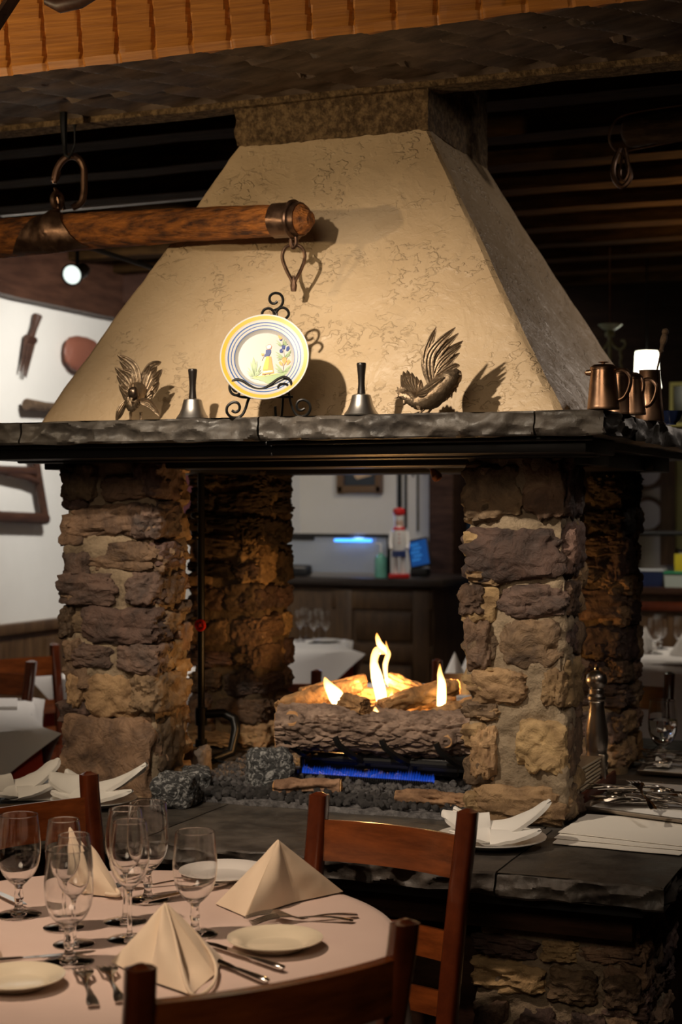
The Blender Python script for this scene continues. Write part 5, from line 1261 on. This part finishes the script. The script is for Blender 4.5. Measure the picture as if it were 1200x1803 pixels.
# pepper mill
pmill = thing('pepper_mill', 'tall brushed-steel pepper mill standing behind the envelope rack', 'pepper mill', (-.938, 4.055, HZ + .028), scale=(1.1, 1.1, 1.24))
PMZ = .222 / .215
obj('mill_body', MB().lathe([(0, 0), (.026, 0), (.0265, .010), (.024, .016), (.0268, .020), (.0272, .028), (.0245, .034), (.0262, .036), (.0268, .044), (.0240, .050), (.0255, .060), (.0272, .078), (.0262, .098), (.0205, .128), (.0172, .148), (.0185, .156), (.0175, .158), (.0215, .162), (.0215, .168), (.0175, .173), (.0180, .182), (.0165, .184), (0, .184)], 48), M_brushed, pmill)
obj('mill_cap', MB().lathe([(0, .184), (.014, .184), (.0175, .187), (.0245, .196), (.0252, .203), (.0225, .212), (.0140, .219), (.006, .222), (0, .222)], 48), M_brushed, pmill)
obj('finial_nut', MB().lathe([(0, .222), (.005, .222), (.0055, .226), (.0045, .230), (0, .231)], 14), M_steel, pmill)
# ------------------------------------------------------------ background
def sq_table(px, py, s, rz, label, glasses=0, z=.74, d=None, group='white-clothed tables in the dining room', cloth_drop=.22, sy=None, at=None):
    c = V((*at, z)) if at else H(px, py, z); sy = sy or s
    t = thing('dining_table', 'table carrying ' + label, 'table', (c.x, c.y, 0), rz, group)
    obj('tabletop', MB().box((0, 0, z - .025), (s * .98, sy * .98, .03)), M_darkwood, t)
    obj('pedestal', MB().lathe([(0, 0), (.22, .0), (.2, .02), (.04, .04), (.04, z - .04), (0, z - .04)], 16), M_darkwood, t)
    def skirt(off, drop, zz, wav, diamond=False):
        def fn(u, v):
            k = (u * 4) % 4; i = int(k); f = k - i
            cs = [(-1, -1), (1, -1), (1, 1), (-1, 1)]; a = cs[i]; b = cs[(i + 1) % 4]
            x = (a[0] + (b[0] - a[0]) * f) * s / 2; y = (a[1] + (b[1] - a[1]) * f) * sy / 2
            if v < .3: q = v / .3; return V((x * q, y * q, zz))
            q = (v - .3) / .7; dd = drop
            cor = max(0, 1 - min(f, 1 - f) / .35)
            if diamond: dd = drop * (.06 + 1.55 * (min(f, 1 - f) * 2))
            L_ = math.hypot(x, y); o = off + .03 * q * (1 + wav * math.sin(u * 60)) + .05 * cor ** 3 * q
            return V((x + x / L_ * o, y + y / L_ * o, zz - dd * q))
        return fn
    o1 = obj('undercloth', MB().grid(skirt(.0, .60, z - .008, .5), 96, 14, True), M_red, loc=(c.x, c.y, 0), rot=(0, 0, rz), label='deep red undercloth below ' + label, cat='tablecloth', group='red undercloths', smooth=50)
    o2 = obj('tablecloth', MB().grid(skirt(.012, cloth_drop, z, .2, True), 96, 14, True), M_linenw, loc=(c.x, c.y, 0), rot=(0, 0, rz), label=label, cat='tablecloth', group='white tablecloths', smooth=50)
    return c
sq_table(0, 0, .8, .62, 'the white cloth on the left table nearest the hearth', at=(-3.42, 4.52), cloth_drop=.26)
sq_table(0, 0, .65, 1.17, 'the white cloth on the table behind the left pillars', at=(-3.286, 6.0))
sq_table(505, 1135, .62, .45, 'the white cloth on the table in front of the host stand', cloth_drop=.26)
sq_table(815, 1222, .70, .3, 'the white cloth on the table behind the fire at right')
sq_table(1210, 1152, .80, .25, 'the white cloth on the right background table', cloth_drop=.5)
def bgl(px, py, z, d, me, nm, label, group, k=1):
    p = U(px, py, d); link(nm, me, None, (p.x, p.y, z), None, label, 'goblet' if nm == 'water_goblet' else 'wine glass', group, scale=k)
for i, (px, d_) in enumerate(((528, 8.4), (538, 8.6), (552, 8.3), (561, 8.55), (573, 8.3))):
    bgl(px, 1128, .742, d_, win_me, 'wine_glass', '%s wine glass on the table in front of the host stand' % ['leftmost', 'second from left', 'middle', 'second from right', 'rightmost'][i], 'wine glasses on the far table', .85)
p = U(573, 1128, 8.35); link('dinner_plate', dinner, None, (p.x, p.y, .742), None, 'white plate on the far table below the wine glasses', 'plate', scale=.8)
for i, (px, d_) in enumerate(((1152, 7.7), (1162, 7.95), (1198, 7.8))):
    bgl(px, 1150, .742, d_, gob_me, 'water_goblet', ['front goblet of the pair on the right background table', 'rear goblet of the pair on the right background table', 'goblet cut by the right frame edge on the background table'][i], 'goblets on the right background table')
def bgnap(px, py, w_, h, d_, z, label):
    c = U(px, py, d_); c.z = z; s = d_ / FPX
    base = [c - RGT * w_ * s / 2, c - FWD * .05, c + RGT * w_ * s / 2, c + FWD * .05, c - RGT * w_ * s / 2]
    mb = MB(); ap = V((0, 0, h * s))
    for i in range(4): tri_cloth(mb, ap, base[i] - c, base[i + 1] - c, .004, None, 8)
    obj('napkin', mb, M_napw, loc=c, label=label, cat='napkin', group='white napkin peaks on background tables', smooth=40)
bgnap(1135, 1150, 44, 46, 7.75, .743, 'white napkin peak left of the goblets on the right background table')
bgnap(1202, 1150, 50, 40, 7.6, .743, 'white napkin peak at the right frame edge')
bgnap(800, 1215, 50, 55, 6.4, .743, 'white napkin peak just behind the right flame')
bgnap(832, 1212, 56, 62, 6.6, .743, 'white napkin peak behind the near right pillar')
flat_cloth([U(-60, 1240, 5.6), U(30, 1240, 5.6), U(30, 1230, 5.85), U(-60, 1230, 5.85)], .745, 'folded white napkin on the left table nearest the hearth', M_linenw, 'napkin', 'napkin', t=.012)
# background chairs
GB = 'dark chairs in the background'
def bchair(px, py, d_, rz, label, top=.885, w_=.40, front=1):
    p = U(px, py, d_); c = V((p.x, p.y, 0)); dx = V((math.cos(rz), math.sin(rz), 0)) * w_ / 2
    return chair(c - dx, c + dx, label, group=GB, top=top, front=front)
bchair(-33, 1200, 5.96, .12, 'dark chair tucked behind the left background table')
bchair(24, 1150, 6.5, 1.15, 'farther dark chair against the left panelling')
bchair(285, 1120, 8.1, .2, 'dark chair glimpsed between the left pillars')
bchair(458, 1205, 5.62, .25, 'dark chair peeking up behind the left of the logs', front=-1)
bchair(862, 1180, 5.9, .1, 'dark chair behind the right flame')
bchair(1074, 1200, 5.55, .1, 'reddish chair between the far right pillar and the goblet')
sbx = thing('seat_cushion', 'red padded bench seat behind the left pillar', 'bench', (U(105, 1290, 6.9).x, U(105, 1290, 6.9).y, 0), .2)
obj('cushion', MB().box((0, 0, .44), (.42, .40, .07), bev=.02), mat('red_vinyl', (.22, .012, .008), .5), sbx)
for x in (-.18, .18):
    for y in (-.17, .17): obj('leg', MB().box((x, y, .2), (.03, .03, .41), bev=.004), M_mahog, sbx)
# left wall objects (old farm tools)
def LWp(px, py): return PX(px, py, LW + .03)
def wtool(name, label, cat, px, py): return thing(name, label, cat, LWp(px, py))
f = wtool('wooden_fork', 'dark three-pronged wooden fork hung high on the white wall', 'fork', 50, 600)
o_ = f.location
def q(px, py, dx=0): return PX(px, py, LW + .03 + dx) - o_
obj('handle', MB().tube([q(66, 556), q(60, 578), q(54, 595)], [.024, .016, .018], 10), M_brown, f)
obj('prong_bridge', MB().tube([q(46, 596), q(60, 600)], .02, 8), M_brown, f)
for (a, b) in (((46, 596), (36, 655)), ((52, 598), (41, 662)), ((60, 598), (45, 664))): obj('prong', MB().tube([q(*a), q(*b)], [.012, .005], 8), M_brown, f)
f = wtool('wooden_paddle', 'reddish wooden paddle head half hidden by the hood edge on the white wall', 'paddle', 140, 625); o_ = f.location
obj('paddle_head', MB().rock((.02, 0, 0), (.03, .16, .09), 3, 10, .08, 2.5), mat('paddle_wood', (.22, .08, .05), .5), f)
obj('handle', MB().tube([(.02, .1, .0), (.02, .45, .05)], .02, 8), M_brown, f)
f = wtool('wooden_peg', 'thick dark wooden peg jutting along the white wall above the mantel', 'peg', 62, 713); o_ = f.location
obj('peg_shaft', MB().tube([q(47, 712, .03), q(80, 716, .03), q(110, 719, .03)], [.028, .022, .022], 10), M_oldwood, f)
f = wtool('farm_harness', 'dark wooden yoke frame hanging on the left wall under the mantel', 'frame', 40, 870); o_ = f.location
for a, b, r in (((-60, 826), (60, 830), .022), ((60, 800), (80, 918), .022), ((-60, 908), (80, 914), .028)):
    obj('frame_bar', MB().tube([q(*a, .02), q((a[0] + b[0]) / 2, (a[1] + b[1]) / 2, .02), q(*b, .02)], r, 10), M_brown, f)
obj('frame_bar', MB().tube([q(10, 832, .02), q(45, 840, .02), q(70, 850, .02)], .018, 10), M_brown, f)
# orange-framed picture on the left wall near the corner
f = thing('framed_picture', 'gilt-framed red picture on the left wall seen between the left pillars', 'picture', PX(335, 870, LW + .04)); o_ = f.location
obj('frame', MB().box((0, 0, 0), (.04, .60, .42), bev=.01), mat('gilt', (.55, .27, .05), .4, metal=.3), f)
obj('canvas', MB().box((.018, 0.02, 0), (.01, .44, .30)), mat('canvas_red', (.10, .02, .015), .6), f)
f = thing('framed_picture', 'second orange wooden frame close to the far corner', 'picture', V((-4.10 + 1.18 * 0, 9.69, 0)) )
pz = PY(512, 850, 9.68); f.location = pz; obj('frame', MB().box((-.11, 0, 0), (.26, .03, .70), bev=.01), bpy.data.materials['gilt'], f)
obj('canvas', MB().box((-.13, -.016, 0), (.16, .01, .56)), bpy.data.materials['canvas_red'], f)
# back wall picture
bpz = PY(633, 832, 9.67)
f = thing('framed_picture', 'wooden-framed still life hanging on the white wall over the host stand', 'picture', bpz)
fw_, fh = .31, .26
for c, d in (((0, 0, -fh / 2 + .02), (fw_, .04, .05)), ((0, 0, fh / 2 + .12), (fw_, .04, .05)), ((-fw_ / 2 + .02, 0, .06), (.05, .04, fh + .14)), ((fw_ / 2 - .02, 0, .06), (.05, .04, fh + .14))):
    obj('frame_bar', MB().box(c, d, bev=.008), M_panel if False else mat('frame_brown', (.13, .07, .03), .4), f)
obj('canvas', MB().box((0, .008, .06), (fw_ - .06, .01, fh + .08)), mat('canvas_dark', (.03, .035, .04), .6), f)
obj('painted_cloth', MB().prism([(-.07, .02), (-.02, -.045), (.08, -.02), (.10, .08), (-.07, .10)], -.003, .002), mat('canvas_tan', (.55, .38, .22), .6), f)
# host stand
hs = H(770, 1019, 1.05); hs = V((hs.x, hs.y, 0))
hd = thing('host_stand', 'dark panelled wooden host stand beyond the fireplace', 'host stand', hs)
dW, dD = 1.15, .62; HH = 1.05
obj('stand_body', MB().box((-dW / 2 - .03, dD / 2 + .03, HH / 2 - .03), (dW, dD, HH - .06), bev=.004), M_panel, hd)
obj('counter_top', MB().box((-dW / 2 - .01, dD / 2 + .01, HH - .025), (dW + .12, dD + .12, .045), bev=.006), mat('counter_dark', (.03, .022, .018), .3), hd)
for x in (-.55, -.03 - .05):
    obj('stile', MB().box((x - .02, .02, HH / 2 - .03), (.10, .03, HH - .08), bev=.004), M_panel, hd)
for z in (.92, .62, .08):
    obj('rail', MB().box((-.34, .022, z), (.62, .026, .10), bev=.004), M_panel, hd)
obj('raised_panel', MB().box((-.33, .024, .77), (.34, .02, .16), bev=.012), M_panel, hd)
obj('raised_panel', MB().box((-.33, .024, .35), (.34, .02, .40), bev=.012), M_panel, hd)
# screen on the stand
def onS(px, y=.0): p = PY(px, 1000, hs.y + y); return V((p.x, p.y, HH))
s0, s1 = onS(505, .16), onS(684, .10)
sg = thing('sneeze_guard', 'black-framed clear screen standing on the host stand', 'screen', (s0 + s1) / 2)
cc = sg.location; h0 = (s0 - cc); h1 = (s1 - cc)
obj('frame_bar', MB().tube([h0 + V((0, 0, .235)), h1 + V((0, 0, .235))], .014, 4), M_black, sg)
obj('frame_bar', MB().tube([h1, h1 + V((0, 0, .235))], .012, 4), M_black, sg)
obj('frame_bar', MB().tube([h0 + V((0, 0, .225)), h0 * .45 + V((0, 0, .225))], .026, 4), M_black, sg)
obj('screen_pane', MB().sheet(lambda u, v: h0.lerp(h1, u) + V((0, 0, .02 + .21 * v)), 2, 2, .004), mat('frosted_pane', (.55, .60, .66), .35, trans=.6), sg)
ld = thing('lamp_bar', 'glowing blue light bar under the top of the screen', 'light', cc + h1 * .35 + V((0, -.03, .208)), (s1 - s0).to_2d().angle_signed(V((1, 0))) if False else math.atan2(h1.y, h1.x))
obj('tube', MB().box((0, 0, 0), (.24, .014, .016), bev=.004), emi('blue_led', (.05, .30, 1.0), 3.5), ld)
light('blue_led_light', 'POINT', cc + h1 * .3 + V((0, .10, .26)), None, 2.6, (.25, .45, 1), .05)
pn = thing('receipt_printer', 'low black printer on the left of the host stand', 'printer', onS(525, .06), .1)
obj('case', MB().box((0, 0, .032), (.14, .10, .062), bev=.012), M_black, pn); obj('paper_slot', MB().box((.01, -.052, .05), (.09, .004, .008)), M_bellm, pn)
# bottle
sb = thing('sanitizer_bottle', 'pale green hand sanitizer pump bottle on the host stand', 'bottle', onS(670, .02))
obj('bottle_body', MB().lathe([(0, 0), (.034, 0), (.036, .01), (.036, .10), (.030, .12), (.012, .13), (.012, .14), (0, .14)], 24), mat('green_gel', (.30, .75, .60), .1, trans=.5), sb)
obj('pump', MB().tube([(0, 0, .14), (0, 0, .19), (-.03, 0, .192)], .006, 8), M_chinaw, sb)
# nutcracker (generic)
nc = thing('nutcracker_figure', 'white nutcracker chef figure with red hat on the host stand', 'figurine', onS(702, .0), .38)
cw = mat('nc_white', (.72, .70, .68), .4); cr = mat('nc_red', (.50, .02, .02), .4); cb = mat('nc_blue', (.03, .05, .16), .4); cf = mat('nc_face', (.62, .42, .32), .5)
obj('base', MB().box((0, 0, .012), (.115, .09, .024), bev=.003), cr, nc)
for x in (-.022, .022): obj('leg', MB().lathe([(0, .024), (.017, .024), (.016, .12), (0, .12)], 14, Matrix.Translation((x, 0, 0))), cw, nc)
obj('trousers', MB().lathe([(0, .12), (.040, .12), (.040, .155), (0, .155)], 18), cb, nc)
obj('torso', MB().lathe([(0, .155), (.036, .155), (.040, .22), (.036, .27), (0, .275)], 20), cw, nc)
for x in (-.05, .05): obj('arm', MB().tube([(x * .85, 0, .262), (x, -.01, .20), (x * .9, -.03, .165)], .011, 10), cw, nc)
obj('head', MB().lathe([(0, .27), (.020, .272), (.026, .30), (.024, .325), (0, .33)], 18), cf, nc)
obj('beard', MB().box((0, -.022, .284), (.026, .012, .025), bev=.005), cw, nc)
for x in (-.008, .008): obj('eye', MB().rock((x, -.0255, .308), (.003, .002, .003), 1, 4, 0, 2), M_black, nc)
obj('scarf', MB().lathe([(0, .262), (.034, .264), (.036, .278), (.026, .29), (0, .29)], 18), cr, nc)
obj('hat_band', MB().lathe([(0, .325), (.026, .325), (.028, .352), (0, .352)], 18), cw, nc)
obj('hat_puff', MB().lathe([(0, .352), (.030, .355), (.036, .375), (.030, .393), (0, .398)], 18), cr, nc)
for z in (.20, .225, .25): obj('button', MB().rock((0, -.040, z), (.004, .003, .004), 1, 4, 0, 2), cr, nc)
# tablet
tbp = onS(738, .05)
tbl = thing('tablet_screen', 'tilted blue touchscreen terminal beside the nutcracker figure', 'terminal', tbp, .1)
Rt = Matrix.Translation((0, 0, .14)) @ Matrix.Rotation(math.radians(-12), 4, 'Y') @ Matrix.Rotation(math.radians(-15), 4, 'X')
obj('case', MB().box((0, 0, 0), (.125, .018, .17), Rt, bev=.004), M_black, tbl)
obj('display', MB().box((0, -.011, 0), (.105, .003, .145), Rt), emi('screen_blue', (.02, .10, .35), .5), tbl)
for i in range(5): obj('screen_button', MB().box((-.02 + .012 * (i % 2), -.0135, .05 - i * .022), (.05, .002, .012), Rt), emi('screen_tile_%d' % i, (.04, .22, .6), .6), tbl)
obj('stand', MB().box((0, .02, .03), (.10, .10, .05), bev=.01), M_black, tbl)
# wall-hung iron tools and a slim post
for i, (px, y0, y1) in enumerate(((703, 828, 905), (714, 834, 930), (735, 830, 935))):
    a, b = PY(px, y0, 9.685), PY(px, y1, 9.685)
    t = thing('fire_iron', ['thick black fire iron hanging above the nutcracker', 'middle slim fire iron on the back wall', 'right slim fire iron on the back wall'][i], 'fire iron', b, group='fire irons on the back wall')
    obj('shaft', MB().tube([(0, 0, 0), (0, 0, (a - b).z)], [.016, .009, .007][i], 8), M_iron, t)
    obj('hook', MB().tube(smooth_path([(0, 0, (a - b).z), (.02, 0, (a - b).z + .025), (.045, 0, (a - b).z + .01), (.05, 0, (a - b).z - .02)], 5), .006, 8), M_iron, t)
# dark timber post / doorway
pp0 = PY(763, 900, 9.45); pp1 = PY(806, 900, 9.45)
struct('trim_9', MB().box(((pp0.x + pp1.x) / 2, 9.5, 1.2), (pp1.x - pp0.x, .3, 2.4), bev=.01), M_darkwood, 'dark timber door post behind the host stand')
dz0 = PY(806, 900, 9.6); dz1 = PY(1115, 900, 9.6)
wn = struct('window_1', MB().box(((dz0.x + dz1.x) / 2, 9.66, 1.3), (dz1.x - dz0.x, .06, 2.2)), mat('night_glass', (.02, .035, .06), .1), 'dark bluish bar window behind the near right pillar', smooth=0)
for i, (px, py) in enumerate(((812, 852), (811, 863), (811, 871), (812, 900))):
    p = PY(px, py, 9.60); t = link('bar_bulb', mkmesh('bar_bulb', MB().rock((0, 0, 0), (.012, .012, .012), 1, 5, 0, 2), emi('bulb_%d' % i, (1, .85, .65), 5 if i < 3 else .8)), None, p, None, '%s tiny glowing bulb seen in the dark bar window' % ['topmost', 'second', 'third', 'lowest'][i], 'bulb', 'tiny bulbs in the bar window')
struct('trim_10', MB().box((.4, 8.9, 2.28), (6.2, .12, .95)), M_soffit, 'dark timber soffit across the rear of the room')
# right background: wall plates, pillar, rail, tubs
for i, (px, py) in enumerate(((1138, 830), (1140, 907))):
    p = PY(px, py, 9.66)
    t = thing('wall_plate', ['upper', 'lower'][i] + ' round brown-rimmed plate on the cream wall at right', 'plate', p, rot=(math.pi / 2, 0, 0), group='plates on the cream wall')
    obj('plate_disc', MB().lathe([(0, 0), (.05, 0), (.105, .012), (.105, .018), (.05, .008), (0, .006)], 32), mat('wall_plate_white', (.45, .42, .38), .4), t)
    obj('plate_rim', MB().tube([(.10 * math.cos(k * .262), .10 * math.sin(k * .262), .014) for k in range(24)], .014, 8, closed=True), mat('wall_plate_rim', (.10, .055, .03), .4), t)
pa, pb = PY(1163, 850, 9.6), PY(1190, 850, 9.6)
struct('trim_11', MB().box(((pa.x + pb.x) / 2, 9.62, 1.5), (pb.x - pa.x, .10, .80)), M_panel, 'brown post beside the wall plates')
pa, pb = PY(1188, 850, 9.6), PY(1215, 850, 9.6)
struct('trim_12', MB().box(((pa.x + pb.x) / 2, 9.62, 1.8), (pb.x - pa.x, .08, 1.2)), mat('yellow_trim', (.35, .33, .12), .6), 'yellow-green door trim at the right edge')
struct('window_2', MB().box((pb.x + .25, 9.66, 1.5), (.4, .04, 1.4)), mat('night_glass2', (.05, .05, .03), .2), 'dim window past the yellow trim', smooth=0)
r0 = PY(1110, 939, 9.0); r1 = PY(1330, 939, 9.0)
rl = thing('screen_rail', 'black horizontal screen rail in the right background', 'rail', r0)
obj('rail_bar', MB().tube([(0, 0, 0), r1 - r0], .014, 8), M_black, rl)
for k in (.02, .98): obj('rail_post', MB().tube([(r1 - r0) * k, (r1 - r0) * k + V((0, 0, -.29))], .010, 6), M_black, rl)
c0 = PY(1090, 1035, 8.9); ct = thing('service_counter', 'dark wood service counter in the right background', 'counter', (c0.x + .6, 9.1, 0))
obj('counter_body', MB().box((0, 0, .48), (1.3, .5, .96), bev=.005), M_panel, ct)
obj('counter_top', MB().box((0, -.01, .985), (1.36, .56, .04), bev=.006), M_darkwood, ct)
obj('counter_rail', MB().box((0, -.26, .90), (1.3, .02, .05), bev=.004), M_mahog, ct)
p = PY(1145, 1018, 8.95); tu = thing('blue_tub', 'dark blue plastic tub on the service counter', 'tub', (p.x, p.y, 1.006))
obj('tub_body', MB().gbox(-.075, .075, -.05, .05, 0, .085, 2, 2, 2, lambda q_, n: V((q_.x * (1 + q_.z), q_.y * (1 + q_.z), q_.z))), mat('tub_blue', (.01, .02, .07), .5), tu); obj('tub_lid', MB().box((0, 0, .09), (.17, .115, .012), bev=.004), mat('tub_lid', (.45, .48, .5), .5), tu)
p = PY(1192, 1018, 8.9); tu = thing('green_lidded_tub', 'translucent tub with green lid on the service counter', 'tub', (p.x, p.y, 1.006))
obj('tub_body', MB().gbox(-.06, .06, -.05, .05, 0, .075, 2, 2, 2, lambda q_, n: V((q_.x * (1 + q_.z), q_.y * (1 + q_.z), q_.z))), mat('tub_grey', (.40, .46, .42), .4), tu); obj('tub_lid', MB().box((0, 0, .08), (.14, .12, .012), bev=.004), mat('tub_green', (.02, .22, .10), .5), tu)
p = PY(1199, 1000, 9.1); tu = thing('yellow_carton', 'yellow carton behind the green-lidded tub', 'carton', (p.x, p.y, 1.006))
obj('carton_body', MB().box((0, 0, .09), (.07, .06, .18), bev=.004), mat('carton_yellow', (.62, .52, .02), .5), tu)
obj('carton_cap', MB().lathe([(0, .18), (.012, .18), (.012, .19), (0, .19)], 10), M_chinaw, tu)
# chandelier and lamp at the right
M_verd = mat('verdigris', (.20, .24, .13), .5, col2=(.32, .36, .22), scale=30)
ch = thing('hanging_lamp', 'greenish metal and glass hanging lamp right of the hood', 'chandelier', U(1073, 575, 7.2))
sc7 = 7.2 / FPX
obj('glass_dish', MB().lathe([(0, -.02), (.02, -.018), (.035, -.008), (.056, .008), (.054, .010), (.03, 0), (0, -.008)], 24), mat('dish_glass', (.50, .60, .45), .2, trans=.4), ch)
obj('stem', MB().lathe([(0, -.045), (.02, -.045), (.022, -.03), (.014, -.018), (0, -.018)], 16), M_verd, ch)
obj('centre_rod', MB().tube([(0, 0, -.04), (0, 0, -.25)], .008, 8), M_verd, ch)
obj('chain', MB().tube([(0, 0, 0), (0, 0, .36)], .003, 6), M_rust, ch)
for s in (-1, 1):
    obj('scroll_arm', MB().tube(smooth_path([(0, 0, -.06), (s * .02, 0, -.09), (s * .045, 0, -.105), (s * .068, 0, -.09), (s * .066, 0, -.068), (s * .05, 0, -.066)], 6), .006, 8), M_verd, ch)
    P_ = [(s * .05 + .003 * math.cos(k * 1.2), .003 * math.sin(k * 1.2), -.10 - k * .008) for k in range(20)]
    obj('twisted_drop', MB().tube(P_, .006, 6), M_verd, ch)
lm = thing('pendant_lamp', 'bright white glowing lamp shade behind the copper pitchers', 'lamp', U(1138, 650, 8.0))
obj('shade', MB().lathe([(.072, -.095), (.062, -.04), (.058, .06), (.056, .088), (0, .094), (0, .086), (.052, .084), (.066, -.09)], 32), emi('shade_glow', (1, .95, .72), 5.0), lm)
obj('suspension', MB().tube([(0, 0, .09), (0, 0, .60)], .004, 6), M_iron, lm)
# yellow framed doorway at the right edge behind the bowl
d0 = U(1192, 712, 8.6)
dr = thing('framed_mirror', 'dim yellow-framed mirror at the right edge behind the blue bowl', 'mirror', d0)
for c, d in (((-.03, 0, 0), (.02, .02, .22)), ((.15, 0, 0), (.02, .02, .22)), ((.06, 0, .11), (.20, .02, .02)), ((.06, 0, -.11), (.20, .02, .02))):
    obj('frame_bar', MB().box(c, d, bev=.003), mat('mirror_frame', (.40, .36, .10), .5, emis=None), dr)
obj('mirror_glass', MB().box((.06, .008, 0), (.17, .006, .21)), mat('mirror_dim', (.05, .045, .02), .2), dr)
